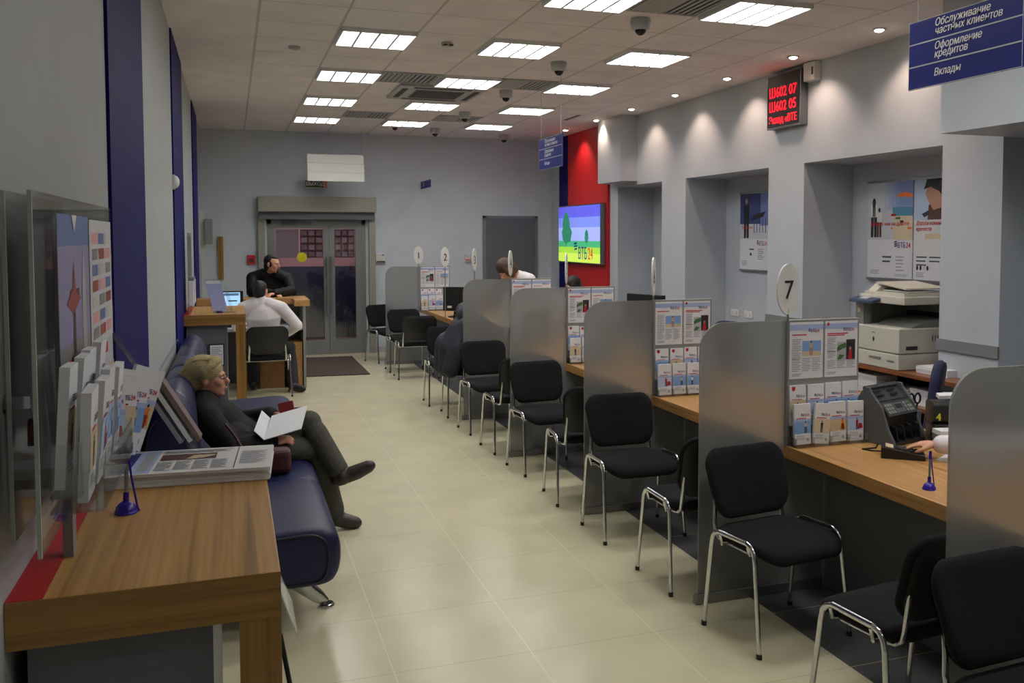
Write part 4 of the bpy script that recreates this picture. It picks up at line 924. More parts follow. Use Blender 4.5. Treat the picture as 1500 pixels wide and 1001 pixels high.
t = thing('card_terminal', 'black keypad device under the clerk hand on the service desk', 'keypad', (3.03, 3.60, .7605), .9)
q = MB(); q.prism((-.055, 0, 0), Y, Z, [(-.10, 0), (.10, 0), (.10, .05), (.085, .055), (-.09, .026), (-.10, .018)], -.11); q.build('body', 'black', t, False, bevel=.003)
q = MB()
for i in range(3):
    for j in range(4): q.obox((-.038 + .027 * i, -.07 + .026 * j, .0335 + .0044 * j), (.019, 0, 0), (0, .017, .003), (0, 0, .003))
q.build('keys', 'dark', t, False); MB().obox((-.04, .045, .0485), (.08, 0, 0), (0, .035, .007), (0, 0, .002)).build('display', 'sand', t, False)
t = thing('paper_cube', 'white block of note paper in a clear box beside the counting machine', 'note block', (3.37, 3.70, .7605), -.25)
q = MB()
for k in range(8): q.box(-.044 + .0008 * (k % 3), .044 - .0007 * (k % 2), -.044, .044, .004 + k * .011, .0145 + k * .011)
q.build('note_paper', 'white', t, False); MB().box(-.049, .049, -.049, .049, 0, .004).build('box_base', 'acrylic', t, False); q = MB(); q.box(-.05, -.048, -.05, .05, 0, .07); q.box(-.05, .05, -.05, -.048, 0, .07); q.box(.048, .05, -.05, .05, 0, .07); q.build('box_wall', 'acrylic', t, False)
t = thing('stamp_rack', 'dark desk organiser with white banded straps and a yellow digit', 'organiser', (3.505, 3.825, .7605), -.35); t.scale = (.86, .86, .92)
MB().box(-.115, .12, -.07, .07, 0, .105).build('base', 'machine', t, False, bevel=.012)
q = MB(); q.prism((-.115, 0, 0), Y, Z, rrect(-.065, .107, .065, .23, .03), -.23); q.build('body', 'black', t, False)
q = MB(); q.text('4', (-.10, -.066, .125), X, Z, .06, 'yellow', bold=.002); q.build('digit', 'yellow', t, False)
q = MB()
for x in (.02, .075):
    q.prism((x, 0, 0), Y, Z, rrect(-.068, .104, .068, .233, .03), -.026, 'offwhite')
    for k in range(7): q.rect((x, -.0682, .115), X, Z, .01, .006 + .015 * k, .016, .013 + .015 * k, 'dark', .001)
q.build('strap', 'offwhite', t, False)
MB().obox((-.05, .02, .232), (.16, 0, .006), (0, .05, .01), (0, -.004, .02)).build('paper_slip', 'white', t, False)
t = thing('scissors', 'black handled scissors standing in a grey cup behind the counting machine', 'scissors', (3.52, 4.10, .7605))
q = MB(); q.lathe((3.52, 4.10, .761), [(.035, 0), (.038, .11), (.034, .11), (.032, .01)], 16, 'machine_grey'); q.build('cup', 'machine_grey', t)
for s in (-1, 1):
    q = MB(); c = Vector((3.52 + s * .022, 4.10, .935)); q.tube([c + Vector((.019 * math.cos(a), 0, .028 * math.sin(a))) for a in [2 * PI * k / 14 for k in range(15)]], .006, 6, cap=False); q.tube([c - Vector((0, 0, .028)), (3.52 - s * .008, 4.10, .80)], .005, 6); q.build('handle', 'black', t)
for k, (x, y, rz, lab) in enumerate(((3.30, 3.42, .5, 'white paper sheet on the desk beneath the clerk sleeve'),)):
    t = thing('paper_sheets', lab, 'paper', (x, y, .7605), rz); q = MB(); n = 3 if k == 0 else 30
    for i in range(min(n, 12)): q.obox((-.105 + .002 * (i % 3), -.1485 + .001 * (i % 2), i * (.001 if k == 0 else .0125)), (.21, 0, 0), (0, .297, 0), (0, 0, .0008 if k == 0 else .012))
    q.build('sheet', 'white', t, False)
tag(MB().tube([(2.92, 3.02, .766), (2.90, 3.05, .77), (2.87, 3.06, .79), (2.90, 3.01, .81), (2.94, 2.96, .80)], .004, 6).build('coiled_cord', 'black'), 'short black cord end curling up beside the closest screen', 'cord')
def monitor(x, y, z, rz, label, w=.42, h=.33, top=.40):
    t = thing('flat_monitor', label, 'monitor', (x, y, z), rz)
    MB().box(-w / 2, w / 2, -.02, .02, top - h, top).build('housing', 'black', t, False, bevel=.006); MB().rect((-w / 2 + .015, -.0205, top - h + .02), X, Z, 0, 0, w - .03, h - .035, 'screen', .001).build('screen_area', 'screen', t, False)
    q = MB(); q.box(-.03, .03, .0, .03, .02, top - .1); q.build('stand', 'black', t, False); MB().lathe((0, .01, 0), [(.11, .0), (.11, .012), (.04, .022)], 20).build('foot', 'black', t, False)
    return t
m = monitor(2.80, 12.02, .7605, 2.6, 'black monitor seen from behind on the desk by number sign 2', .36, .32, .40)
q = MB(); q.rect((.02, .021, .12), -X, Z, -.1, 0, -.04, .03, 'white', .002); q.build('sticker', 'white', m, False)
monitor(3.32, 7.18, .7605, 1.9, 'dark monitor top rising above the leaflet board of number sign 6', .44, .34, .575)
t = thing('desk_phone', 'dark telephone on the desk below the monitor by number sign 2', 'telephone', (2.78, 11.55, .7605), .4)
q = MB(); q.prism((-.09, 0, 0), Y, Z, [(-.1, 0), (.1, 0), (.1, .07), (-.1, .025)], -.18); q.build('body', 'black', t, False, bevel=.004); q = MB(); q.tube([(-.065, -.09, .055), (-.065, -.06, .075), (-.065, .06, .10), (-.065, .09, .095)], [.024, .018, .018, .024], 8); q.build('handset', 'black', t, False)
# ---------------------------------------------------------------- copier on its shelf unit
t = thing('shelf_unit', 'reddish wooden shelf unit under the photocopier', 'shelf', (5.2, 5.85, 0))
for z in (.745, .50, .08): MB().box(4.86, 5.58, 5.15, 6.52, z, z + .03).build('shelf', 'shelf_y', t)
for y in (5.15, 6.49): MB().box(4.87, 5.58, y, y + .03, 0, .745).build('side_panel', 'shelf_y', t)
MB().box(5.56, 5.58, 5.18, 6.49, 0, .745).build('back_panel', 'shelf_y', t)
t = thing('photocopier', 'large beige office photocopier with open paper tray on the shelf unit', 'photocopier', (5.2, 6.15, .776))
y0, y1, x0, x1 = 5.87, 6.43, 4.88, 5.50
MB().box(x0, x1, y0, y1, .777, .90).build('paper_drawer', 'copier', t, bevel=.008)
q = MB(); q.box(x0 - .006, x0 + .004, 6.08, 6.22, .845, .862); q.build('drawer_handle', 'copier_d', t); MB().box(x0 - .003, x0 + .004, 5.92, 6.0, .835, .85).build('size_label', 'copier_d', t)
q = MB(); q.box(x0, x1, y0, y1, .905, 1.105); q.build('body', 'copier', t, bevel=.01)
q = MB(); q.prism((0, y0 + .01, 0), X, Z, [(x0 + .12, 1.105), (x1 - .01, 1.105), (x1 - .01, 1.17), (x0 + .28, 1.16), (x0 + .2, 1.135)], (y1 - y0 - .14), 'copier_d'); q.build('output_tray', 'copier_d', t)
q = MB(); q.box(x0 + .02, x0 + .10, y1 - .10, y1, 1.105, 1.29); q.box(x1 - .12, x1, y0, y1, 1.105, 1.29); q.box(x0 + .1, x1, y1 - .05, y1, 1.105, 1.29); q.build('column', 'copier_d', t)
q = MB(); q.box(x1 - .125, x1 - .12, y0 + .05, y1 - .06, 1.17, 1.21); q.build('output_slot', 'black', t)
MB().box(x0 + .016, x0 + .02, y1 - .06, y1 - .03, 1.20, 1.235).build('sticker', 'sand', t)
MB().box(x0 + .03, x1, y0 - .02, y1 - .03, 1.29, 1.355).build('scanner', 'copier', t, bevel=.008)
q = MB(); q.obox((x0 - .05, y1 - .30, 1.285), (.12, 0, .03), (0, .30, 0), (0, 0, .028)); q.build('control_panel', 'copier_blue', t, bevel=.006)
q = MB(); q.obox((x0 - .03, y1 - .2, 1.3195), (.06, 0, .015), (0, .10, 0), (0, 0, .002), 'lightgrey'); q.build('display', 'lightgrey', t)
q = MB(); q.box(x0 + .06, x1 - .04, y0 + .02, y1 - .06, 1.357, 1.38); q.prism((0, y1 - .10, 0), X, Z, [(x0 + .06, 1.38), (x1 - .1, 1.38), (x1 - .1, 1.44), (x0 + .14, 1.44)], .0 - .0 + .0001 - .10 + .0); q.build('document_feeder', 'copier', t)
q = MB(); q.obox((x0 + .10, y0 + .05, 1.405), (.40, 0, 0), (0, .36, .04), (0, 0, .012)); q.build('feeder_tray', 'copier', t); q = MB(); q.obox((x0 + .12, y0 + .04, 1.385), (.34, .02, 0), (0, .30, .002), (0, 0, .006)); q.build('paper', 'white', t)
q = MB(); q.poly((x0 - .0012, 6.17, 1.0), -Y, Z, [(.012 * math.cos(a), .02 * math.sin(a)) for a in [2 * PI * k / 12 for k in range(12)]], 'dark', .001); q.rect((x0 - .0012, 6.19, 1.05), -Y, Z, 0, 0, .04, .006, 'ink', .001); q.build('mark', 'dark', t)
q = MB()
for k in range(9): q.box(5.2 + k * .026, 5.214 + k * .026, y0 - .002, y0 + .001, 1.0, 1.045)
q.build('vent_grille', 'copier_d', t); q = MB(); q.box(4.95, 5.06, y0 - .002, y0 + .002, .935, .965); q.box(5.36, 5.42, y0 - .002, y0 + .002, .915, .94); q.build('grip', 'dark', t)
def papers(x, y, z, n, lab, w=.21, l=.297, rz=0., mat='paper'):
    t = thing('paper_stack', lab, 'paper stack', (x, y, z), rz, 'paper stacks on the shelf unit'); q = MB()
    for k in range(n): q.obox((-w / 2 + random.uniform(-.004, .004), -l / 2 + random.uniform(-.004, .004), k * .0135), (w, 0, 0), (0, l, 0), (0, 0, .012))
    q.build('sheets', mat, t, False)
papers(5.10, 5.62, .776, 4, 'white paper stack on the top shelf beside the photocopier', .25, .33)
papers(5.05, 5.98, .531, 7, 'white striped paper stack on the second shelf, below the photocopier corner')
papers(5.05, 5.66, .531, 9, 'tallest white paper stack on the second shelf, close to the pillar')
papers(5.02, 6.32, .531, 12, 'leaning white paper stack on the second shelf beside the leaflet board')
t = thing('archive_box', 'brown cardboard archive box in front of the shelf unit', 'box', (4.72, 6.2, 0), .1)
MB().box(-.11, .11, -.16, .16, 0, .56).build('carton', 'carton', t, False); q = MB(); q.obox((-.112, -.162, .56), (.1, 0, .02), (0, .324, 0), (0, 0, .004)); q.obox((.112, -.162, .56), (-.1, 0, .02), (0, .324, 0), (0, 0, .004)); q.build('flap', 'carton', t, False)
t = thing('archive_box', 'pale wooden looking box beside the brown archive box', 'box', (4.70, 6.58, 0), .0)
MB().box(-.1, .1, -.14, .14, 0, .52).build('carton', 'sand', t, False); MB().box(-.104, .104, -.144, .144, .521, .545).build('lid', 'sand', t, False)
# office chairs
def office_chair(x, y, rz, label):
    t = thing('office_chair', label, 'office chair', (x, y, 0), rz, 'dark blue office chairs behind the desk')
    def fb(u, v, h): return Vector((u * (1 - .25 * max(0, v) / .3), -.22 - v * .12 + .5 * u * u + h, .76 + v))
    pad(.44, .56, .12, .06, fb, .01, 'navy', 'backrest', t, 'shell')
    def fs(u, v, h): return Vector((u, v, .46 + h))
    pad(.47, .45, .1, .07, fs, .012, 'navy', 'seat', t)
    q = MB(); q.tube([(0, -.05, .40), (0, -.2, .42), (0, -.26, .5), (0, -.265, .62)], .02, 8, flat=.5, side=(1, 0, 0)); q.build('back_support', 'black', t, False)
    MB().tube([(0, 0, .08), (0, 0, .42)], .027, 10).build('gas_column', 'black', t, False)
    for k in range(5):
        a = 2 * PI * k / 5; d = Vector((math.cos(a), math.sin(a), 0))
        q = MB(); q.tube([Vector((0, 0, .10)), d * .28 + Z * .065], [.028, .016], 8); l = q.build('base_leg', 'black', t, False)
        q = MB(); n = Vector((-d.y, d.x, 0)); q.tube([d * .28 + Z * .026 - n * .018, d * .28 + Z * .026 + n * .018], .026, 10); q.build('caster', 'black', l, False)
    return t
M('navy', (26, 30, 62), .9, noise=.2, nscale=200)
office_chair(3.99, 4.80, .835, 'dark blue office chair back standing before the white pillar by the closest screen')
office_chair(4.12, 7.45, 2.0, 'dark blue office chair rounded top between number signs 6 and 7')
# ---------------------------------------------------------------- people
def remesh(q, voxel, smooth=5):
    me = D.meshes.new('tmp'); me.from_pydata(q.v, [], q.f); o = D.objects.new('tmp', me); COL.objects.link(o)
    r = o.modifiers.new('r', 'REMESH'); r.mode = 'VOXEL'; r.voxel_size = voxel
    s = o.modifiers.new('s', 'SMOOTH'); s.iterations = smooth; s.factor = .5
    dg = bpy.context.evaluated_depsgraph_get(); dg.update()
    m2 = D.meshes.new_from_object(o.evaluated_get(dg)); D.objects.remove(o); D.meshes.remove(me)
    for p in m2.polygons: p.use_smooth = True
    return m2
def mesh_obj(name, me, mat, parent=None):
    off = Vector((0, 0, 0))
    if parent is not None:
        r = parent
        while r.parent is not None: r = r.parent
        off = r.location
    me.name = name
    if off.length: me.transform(Matrix.Translation(-off))
    me.materials.clear(); me.materials.append(MATS[mat])
    o = D.objects.new(name, me); COL.objects.link(o); o.parent = parent
    return o
def limb(q, pts, rs, flat=1.0, side=None):
    """rounded tapered limb: balls at the joints and a swept tube"""
    pts = [Vector(p) for p in pts]
    P, Rr = [], []
    for i in range(len(pts) - 1):
        for k in range(4):
            P.append(pts[i].lerp(pts[i + 1], k / 4)); Rr.append(rs[i] + (rs[i + 1] - rs[i]) * k / 4)
    P.append(pts[-1]); Rr.append(rs[-1])
    q.tube(P, Rr, 14, flat=flat, side=side)
    for p, r in zip(pts, rs): q.ball(p, r * (1 if flat == 1 else min(flat, 1) * .98))
def frame(f, u):
    f = Vector(f).normalized(); u = Vector(u); u = (u - f * u.dot(f)).normalized(); r = f.cross(u)
    return f, u, r
def head(q, C, f, u, r):
    ax = (r, f, u)
    q.ball(C + u * .025 - f * .012, (.074, .092, .088), ax=ax, n=20, m=14)
    q.ball(C - u * .042 + f * .022, (.056, .062, .070), ax=ax, n=18, m=12)
    q.ball(C - u * .092 + f * .058, (.028, .022, .020), ax=ax)
    q.ball(C + u * .020 + f * .074, (.050, .016, .013), ax=ax)
    q.tube([C + u * .012 + f * .082, C - u * .006 + f * .094, C - u * .028 + f * .106], [.008, .010, .014], 10); q.ball(C - u * .030 + f * .103, (.018, .012, .010), ax=ax)
    q.ball(C - u * .056 + f * .081, (.022, .010, .007), ax=ax); q.ball(C - u * .067 + f * .079, (.020, .010, .008), ax=ax)
    for s in (-1, 1):
        q.ball(C - u * .022 + f * .058 + r * (.036 * s), (.026, .024, .026), ax=ax); q.ball(C - u * .006 - f * .012 + r * (.077 * s), (.010, .020, .032), ax=ax)
def face_parts(C, f, u, r, root, brow='hair_k'):
    ax = (r, f, u)
    for s in (-1, 1):
        MB().ball(C + u * .003 + f * .080 + r * (.030 * s), (.012, .008, .007), 'white', ax=ax).ball(C + u * .003 + f * .0865 + r * (.030 * s), (.0055, .003, .0055), 'black', ax=ax).build('eye', 'white', root)
        MB().ball(C + u * .022 + f * .088 + r * (.031 * s), (.019, .004, .0045), ax=ax).build('eyebrow', brow, root)
    MB().ball(C - u * .061 + f * .091, (.021, .003, .006), ax=ax).build('mouth', 'lips', root)
def hand(q, w, d, nrm, thumb, curl=.35, s=1.0, spread=.10):
    """palm and five fingers; d: finger direction, nrm: palm side, thumb: direction of the thumb side"""
    w = Vector(w); d = Vector(d).normalized(); nrm = Vector(nrm); nrm = (nrm - d * nrm.dot(d)).normalized(); l = d.cross(nrm)
    if l.dot(Vector(thumb)) < 0: l = -l
    ax = (l, d, nrm)
    q.ball(w + d * .048 * s, (.040 * s, .054 * s, .017 * s), ax=ax, n=18, m=12); q.ball(w + d * .012 * s, (.029 * s, .030 * s, .020 * s), ax=ax)
    for k, (o_, L_) in enumerate(((.029, .072), (.010, .080), (-.010, .074), (-.028, .058))):
        p = w + d * (.085 - abs(o_ - .005) * .25) * s + l * (o_ * s); dd = (d + l * (spread * o_ / .03)).normalized(); pts = [w + d * .055 * s + l * (o_ * .85 * s), p]; a = curl * (.8 + .12 * k)
        for seg, fr in ((0, .42), (1, .32), (2, .26)):
            dd = (dd * math.cos(a) + nrm * math.sin(a)).normalized(); p = p + dd * (L_ * fr * s); pts.append(p)
        limb(q, pts, [.0095 * s, .0098 * s, .0088 * s, .0080 * s, .0066 * s])
    b0 = w + d * .022 * s + l * .022 * s; t1 = b0 + (d * .6 + l * .75 + nrm * .25).normalized() * .034 * s; t2 = t1 + (d * .85 + l * .35 + nrm * .3).normalized() * .030 * s; t3 = t2 + (d * .95 + nrm * .35).normalized() * .024 * s
    limb(q, [b0, t1, t2, t3], [.015 * s, .0115 * s, .0105 * s, .008 * s])
def person(label, P, top, bottom=None, shoes='black', hair=('hair_k', 'short'), skin='skin', puff=.016, voxel=.0085, sleeve=.96, hands=None, male=True, build_root=None, top_name='shirt', skirt=None):
    """P: joints in metres; the body is one remeshed surface, clothes are shells over it"""
    V = {k: Vector(v) for k, v in P.items()}
    f, u, r = frame(V['f'], V['u']); C = V['C']; sd = (V['shR'] - V['shL']).normalized()
    q = MB(); head(q, C, f, u, r)
    nb = V['neck']; limb(q, [C - u * .05 - f * .02, nb], [.052, .056])
    wch = (V['shR'] - V['shL']).length / 2
    def torso(qq, e):
        q_ = qq; pel, ch = V['pel'], V['chest']; pts = [pel - (ch - pel) * .12, pel, pel.lerp(ch, .5), ch, ch.lerp(nb, .55), nb]
        rs = [.145 + e, .172 + e, .145 + e, wch * .86 + e, wch * .62 + e, .060 + e]
        P_, R_2 = [], []
        for i in range(len(pts) - 1):
            for k in range(3): P_.append(pts[i].lerp(pts[i + 1], k / 3)); R_2.append(rs[i] + (rs[i + 1] - rs[i]) * k / 3)
        P_.append(pts[-1]); R_2.append(rs[-1]); q_.tube(P_, R_2, 20, flat=.66 + e * 2.0, side=sd)
        for s in ('shL', 'shR'): limb(q_, [nb.lerp(V[s], .35), V[s]], [.058 + e, .058 + e])
    torso(q, 0)
    for s in 'LR':
        if 'el' + s in V:
            limb(q, [V['sh' + s], V['el' + s], V['wr' + s]], [.052, .042, .028])
            hd = (hands or {}).get(s) or dict(d=(V['wr' + s] - V['el' + s]), nrm=(0, 0, -1), thumb=(-sd if s == 'R' else sd), curl=.4)
            hand(q, V['wr' + s] + (V['wr' + s] - V['el' + s]).normalized() * .01, **hd)
        if 'kn' + s in V:
            limb(q, [V['hip' + s], V['kn' + s], V['an' + s]], [.085, .056, .038]); dn = (V['an' + s] - V['kn' + s]).normalized() * .022; limb(q, [V['an' + s], V['an' + s].lerp(V['to' + s], .45) + dn, V['an' + s].lerp(V['to' + s], .85) + dn * .5], [.030, .022, .013])
    body = mesh_obj('person', remesh(q, voxel, 4), skin); tag(body, label, 'person')
    for s_ in (): pass
    face_parts(C, f, u, r, body, hair[0])
    # shirt or jacket
    q = MB(); torso(q, puff); limb(q, [nb - (nb - V['chest']).normalized() * .02, nb + u * .015], [.062 + puff * .5, .058 + puff * .4])
    for s in 'LR':
        if 'el' + s in V: limb(q, [V['sh' + s], V['el' + s], V['el' + s].lerp(V['wr' + s], sleeve)], [.056 + puff, .047 + puff, .036 + puff * .8])
    if skirt:
        for pts, rs in skirt: limb(q, pts, rs)
    mesh_obj(top_name, remesh(q, voxel, 3), top, body)
    if bottom:
        q = MB(); pel = V['pel']; hc = (V['hipL'] + V['hipR']) / 2
        limb(q, [V['hipL'], V['hipR']], [.105, .105]); limb(q, [pel.lerp(V['chest'], .12), hc], [.155, .12], .75, sd)
        for s in 'LR': limb(q, [V['hip' + s], V['kn' + s], V['kn' + s].lerp(V['an' + s], .93)], [.102, .078, .064])
        mesh_obj('trousers', remesh(q, voxel, 3), bottom, body)
        for s in 'LR':
            a, b_ = V['an' + s], V['to' + s]; dn = (V['an' + s] - V['kn' + s]).normalized(); d = (b_ - a).normalized()
            q = MB(); limb(q, [a - dn * .11, a - dn * .04, a + dn * .03], [.058, .056, .052]); limb(q, [a + dn * .035 - d * .035, a.lerp(b_, .5) + dn * .02, b_], [.050, .048, .039], .85); 
            mesh_obj('shoe', remesh(q, voxel, 3), shoes, body)
    hm, style = hair; ax = (r, f, u); q = MB()
    if style == 'short':
        q.ball(C + u * .040 - f * .024, (.079, .092, .084), ax=ax, n=20, m=14); q.ball(C - u * .01 - f * .048, (.074, .062, .075), ax=ax)
    elif style == 'balding':
        q.ball(C + u * .036 - f * .032, (.079, .090, .084), ax=ax, n=20, m=14); q.ball(C - u * .02 - f * .055, (.076, .056, .080), ax=ax); q.ball(C - u * .05 - f * .072, (.055, .035, .055), ax=ax); q.ball(C + u * .085 + f * .012, (.052, .058, .028), ax=ax)
        for s in (-1, 1): q.ball(C - u * .004 + r * (.071 * s) + f * .014, (.012, .020, .036), ax=ax)
        MB().ball(C - u * .047 + f * .093, (.026, .010, .008), ax=ax).ball(C - u * .088 + f * .078, (.020, .010, .016), ax=ax).build('moustache', hm, body)
    elif style == 'bob':
        q.ball(C + u * .040 - f * .020, (.088, .102, .092), ax=ax, n=20, m=14); q.ball(C - u * .03 - f * .05, (.088, .074, .10), ax=ax)
        for s in (-1, 1): q.ball(C - u * .03 + r * (.076 * s) + f * .012, (.018, .05, .085), ax=ax)
    if style != 'none': mesh_obj('hair', remesh(q, .007, 3), hm, body)
    return body, (C, f, u, r)
M('jacket_black', (15, 15, 18), .75, noise=.3, nscale=14, bump=.5, spec=.25); M('trouser_olive', (66, 65, 57), .85, noise=.12, nscale=30, bump=.2); M('shoe_brown', (46, 38, 36), .45)
M('shirt_white', (226, 220, 226), .75, noise=.03, nscale=10, bump=.35); M('trouser_black', (22, 23, 28), .85); M('jacket_navy', (28, 31, 44), .7, noise=.2, nscale=12, bump=.3); M('jacket_dark', (17, 17, 17), .65, spec=.25, noise=.2, nscale=12, bump=.3)
M('knit', (152, 136, 98), .95, noise=.10, nscale=60, bump=.6, stretch=(1, 1, 2.5))
# woman on the sofa
W = dict(pel=(.03, 5.86, .585), chest=(-.115, 5.86, .76), neck=(-.165, 5.86, .865), C=(-.135, 5.84, .985), f=(.97, -.18, .05), u=(-.1, 0, 1),
         shL=(-.14, 6.03, .80), elL=(.03, 6.08, .66), wrL=(.215, 5.92, .725), shR=(-.165, 5.68, .79), elR=(-.02, 5.62, .60), wrR=(.20, 5.66, .615),
         hipL=(.06, 5.95, .57), knL=(.43, 5.84, .68), anL=(.60, 5.72, .385), toL=(.78, 5.69, .42), hipR=(.06, 5.76, .57), knR=(.47, 5.83, .515), anR=(.58, 5.83, .10), toR=(.71, 5.81, .035))
wo, (C, f, u, r) = person('woman with beige knit hat and black jacket sitting on the blue sofa with crossed legs', W, 'jacket_black', 'trouser_olive', 'shoe_brown', ('hair_b', 'none'), 'skin_d', .030, .0075, .93,
    hands=dict(L=dict(d=(.9, -.3, .05), nrm=(0, -.5, -.8), thumb=(.2, -.6, .6), curl=.55, s=.92), R=dict(d=(.9, .2, .1), nrm=(0, .5, -.8), thumb=(0, .5, .6), curl=.4, s=.92)), top_name='jacket',
    skirt=[([(.0, 5.72, .60), (.14, 5.70, .56)], [.13, .11]), ([(.0, 5.98, .60), (.14, 5.98, .58)], [.13, .11])])
q = MB(); ax = (r, f, u)
q.ball(C + u * .050 - f * .035, (.100, .115, .096), ax=ax, n=20, m=14); q.ball(C + u * .0 - f * .10, (.09, .085, .085), ax=ax, n=16)
mesh_obj('knit_hat', remesh(q, .007, 4), 'knit', wo)
q = MB(); n = 40
for k in range(n):
    pass
ring = [C + u * (.055 + .05 * math.cos(a)) - f * .0 + r * (.094 * math.sin(a)) + f * (.055 * math.cos(a) - .005) for a in [2 * PI * k / 24 for k in range(25)]]
q.tube(ring, .026, 10, cap=False)
for k in range(5):
    a = -.5 + .25 * k; q.tube([C + u * (.128 - .02 * abs(a)) + r * (.11 * a) + f * .04, C + u * .120 + r * (.12 * a) - f * .06, C + u * .05 + r * (.10 * a) - f * .140], .012, 8)
mesh_obj('hat_brim', remesh(q, .007, 3), 'knit', wo)
q = MB(); q.tube([C + f * .085 + r * .052 + u * .004, C + f * .10 + r * .03 + u * .004, C + f * .10 - r * .03 + u * .004, C + f * .085 - r * .052 + u * .004], .003, 6)
q.build('glasses', 'black', wo)
tag(MB().obox((.262, 5.85, .715), (.085, -.03, .02), (-.012, .05, .085), (.006, .008, -.004), None).build('passport', M('passport', (120, 26, 28), .5)), 'dark red passport held in the hand of the woman with the knit hat', 'passport')
t = thing('open_papers', 'white open papers on the lap of the woman with the knit hat', 'papers', (.28, 5.72, .70))
q = MB(); q.obox((.16, 5.58, .645), (.21, .03, .045), (.05, .20, .10), (0, -.006, .006)); q.obox((.16, 5.58, .645), (-.055, .02, .055), (.05, .20, .08), (0, -.004, .004)); q.build('sheet', 'paper', t)
M('bag', (20, 20, 24), .6)
t = thing('hand_bag', 'black bag on the sofa seat behind the knees of the seated woman', 'bag', (.38, 6.32, .48))
q = MB(); q.box(.30, .47, 6.22, 6.42, .482, .64); q.build('body', 'bag', t, bevel=.025, seg=3); MB().tube([(.34, 6.32, .63), (.35, 6.32, .69), (.42, 6.32, .69), (.43, 6.32, .63)], .008, 6).build('handle', 'bag', t)
t = thing('shoulder_bag', 'maroon bag on the sofa seat beside the seated woman', 'bag', (.15, 5.48, .48))
q = MB(); q.box(.02, .30, 5.40, 5.53, .483, .62); q.build('body', 'maroon', t, bevel=.03, seg=3); MB().tube([(.05, 5.46, .61), (.0, 5.5, .70), (-.05, 5.56, .76)], .008, 6).build('strap', 'maroon', t)
# man in the white shirt, seen from behind
person('man in white shirt seated at the reception desk, back to the viewer', dict(pel=(.34, 11.15, .575), chest=(.33, 11.10, .90), neck=(.31, 11.09, 1.085), C=(.305, 11.12, 1.205), f=(.35, .93, -.03), u=(0, 0, 1),
    shL=(.115, 11.10, 1.01), elL=(.05, 11.22, .80), wrL=(.12, 11.48, .80), shR=(.53, 11.08, 1.005), elR=(.70, 11.10, .80), wrR=(.565, 11.30, .665),
    hipL=(.25, 11.18, .55), knL=(.22, 11.60, .50), anL=(.22, 11.56, .09), toL=(.22, 11.70, .04), hipR=(.43, 11.18, .55), knR=(.63, 11.48, .50), anR=(.66, 11.24, .09), toR=(.765, 11.16, .045)),
    'shirt_white', 'trouser_black', 'black', ('hair_k', 'short'), 'skin', .018, .009, .70, hands=dict(R=dict(d=(-.3, .9, -.2), nrm=(-.4, 0, -.9), thumb=(-.6, -.2, .4), curl=.3)))
# visitor leaning on the desk
person('dark haired man in black jacket leaning on the reception desk, face turned aside', dict(pel=(.38, 12.88, .97), chest=(.44, 12.66, 1.20), neck=(.46, 12.56, 1.36), C=(.495, 12.48, 1.475), f=(.82, -.52, -.12), u=(.05, -.1, 1),
    shL=(.68, 12.56, 1.28), elL=(.72, 12.40, 1.125), wrL=(.50, 12.16, 1.11), shR=(.255, 12.62, 1.29), elR=(.24, 12.40, 1.125), wrR=(.46, 12.22, 1.11),
    hipL=(.47, 12.88, .93), knL=(.48, 12.86, .50), anL=(.48, 12.92, .09), toL=(.50, 12.76, .04), hipR=(.29, 12.88, .93), knR=(.28, 12.90, .50), anR=(.28, 12.96, .09), toR=(.28, 12.80, .04)),
    'jacket_dark', 'trouser_black', 'black', ('hair_k', 'balding'), 'skin', .026, .009, .95, top_name='jacket')
# clerk bending over the desk
person('brown haired clerk in white shirt bending over the desk behind number sign 4', dict(pel=(3.76, 10.0, .90), chest=(3.38, 10.0, 1.14), neck=(3.06, 10.0, 1.375), C=(2.89, 9.98, 1.455), f=(-.62, -.10, -.78), u=(-.75, 0, .65),
    shL=(3.12, 9.83, 1.345), elL=(2.98, 9.80, 1.02), wrL=(2.88, 9.82, .81), shR=(3.12, 10.17, 1.345), elR=(3.0, 10.22, 1.02), wrR=(2.9, 10.2, .81),
    hipL=(3.80, 9.90, .94), knL=(3.76, 9.90, .50), anL=(3.80, 9.90, .09), toL=(3.66, 9.90, .04), hipR=(3.80, 10.10, .94), knR=(3.76, 10.1, .50), anR=(3.80, 10.1, .09), toR=(3.66, 10.1, .04)),
    'shirt_white', 'trouser_black', 'black', ('hair_b', 'bob'), 'skin', .016, .0095, .95)
# client in the navy jacket
person('person in navy jacket sitting bent over the desk behind frosted screen 4', dict(pel=(2.17, 9.33, .60), chest=(2.24, 9.33, .88), neck=(2.36, 9.33, 1.055), C=(2.47, 9.32, 1.155), f=(.88, -.1, -.45), u=(.3, 0, .9),
    shL=(2.31, 9.50, .985), elL=(2.52, 9.54, .83), wrL=(2.76, 9.44, .80), shR=(2.31, 9.14, .985), elR=(2.52, 9.12, .83), wrR=(2.76, 9.2, .80),
    hipL=(2.2, 9.42, .56), knL=(2.60, 9.44, .52), anL=(2.50, 9.44, .09), toL=(2.64, 9.44, .04), hipR=(2.2, 9.24, .56), knR=(2.58, 9.20, .52), anR=(2.33, 9.14, .09), toR=(2.46, 9.10, .04)),
    'jacket_navy', 'trouser_black', 'black', ('hair_b', 'short'), 'skin_d', .035, .0095, .96, top_name='jacket',
    skirt=[([(2.22, 9.10, .90), (2.12, 9.07, .70), (2.05, 9.06, .50)], [.11, .105, .09]), ([(2.20, 9.22, .85), (2.10, 9.2, .68), (2.04, 9.18, .50)], [.15, .15, .10]), ([(2.10, 9.33, .7), (2.04, 9.3, .52)], [.16, .12]), ([(2.25, 9.2, 1.02), (2.28, 9.4, 1.05)], [.10, .10])])
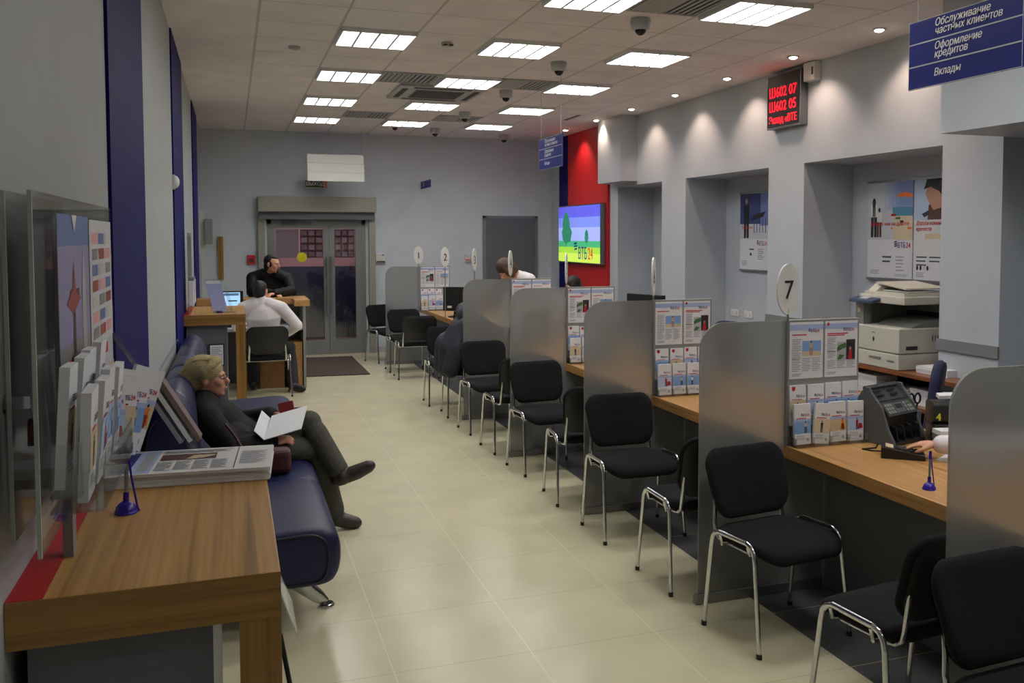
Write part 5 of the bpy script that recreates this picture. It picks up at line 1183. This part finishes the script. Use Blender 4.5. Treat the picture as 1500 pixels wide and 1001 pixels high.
# seated clerk, only hair in view
person('dark haired clerk behind the leaflet board of number sign 5, only the hair in view', dict(pel=(4.10, 10.8, .60), chest=(4.08, 10.8, .90), neck=(4.03, 10.8, 1.09), C=(3.99, 10.8, 1.21), f=(-.95, -.1, -.2), u=(0, 0, 1),
    shL=(4.05, 10.6, 1.01), elL=(3.90, 10.55, .82), wrL=(3.68, 10.62, .79), shR=(4.05, 11.0, 1.01), elR=(3.90, 11.05, .82), wrR=(3.68, 10.98, .79),
    hipL=(4.08, 10.70, .55), knL=(3.72, 10.68, .52), anL=(3.74, 10.68, .09), toL=(3.60, 10.68, .04), hipR=(4.08, 10.9, .55), knR=(3.72, 10.92, .52), anR=(3.74, 10.92, .09), toR=(3.60, 10.92, .04)),
    'shirt_white', 'trouser_black', 'black', ('hair_k', 'bob'), 'skin', .016, .011)
office_chair(4.16, 10.8, PI / 2, 'dark blue office chair under the clerk with only hair in view')
# clerk whose hand lies on the keypad
person('clerk in white sleeves beside the closest screen, one hand on the keypad', dict(pel=(3.98, 2.86, .60), chest=(3.92, 2.88, .92), neck=(3.84, 2.9, 1.10), C=(3.78, 2.93, 1.215), f=(-.85, .4, -.3), u=(0, 0, 1),
    shL=(3.80, 2.72, 1.02), elL=(3.62, 2.55, .84), wrL=(3.38, 2.62, .80), shR=(3.86, 3.08, 1.02), elR=(3.50, 3.16, .862), wrR=(3.155, 3.50, .835),
    hipL=(3.96, 2.78, .55), knL=(3.62, 2.74, .52), anL=(3.66, 2.74, .09), toL=(3.52, 2.74, .04), hipR=(3.96, 2.96, .55), knR=(3.62, 3.0, .52), anR=(3.66, 3.0, .09), toR=(3.52, 3.0, .04)),
    'shirt_white', 'trouser_black', 'black', ('hair_b', 'bob'), 'skin', .012, .006, .97, hands=dict(R=dict(d=(-.62, .78, -.10), nrm=(.0, .1, -1), thumb=(-.7, -.6, 0), curl=.22, s=.95), L=dict(d=(-1, .2, 0), nrm=(0, 0, -1), thumb=(0, 1, 0), curl=.25)))
office_chair(4.06, 2.86, PI / 2 - .2, 'dark blue office chair under the clerk with the hand on the keypad')
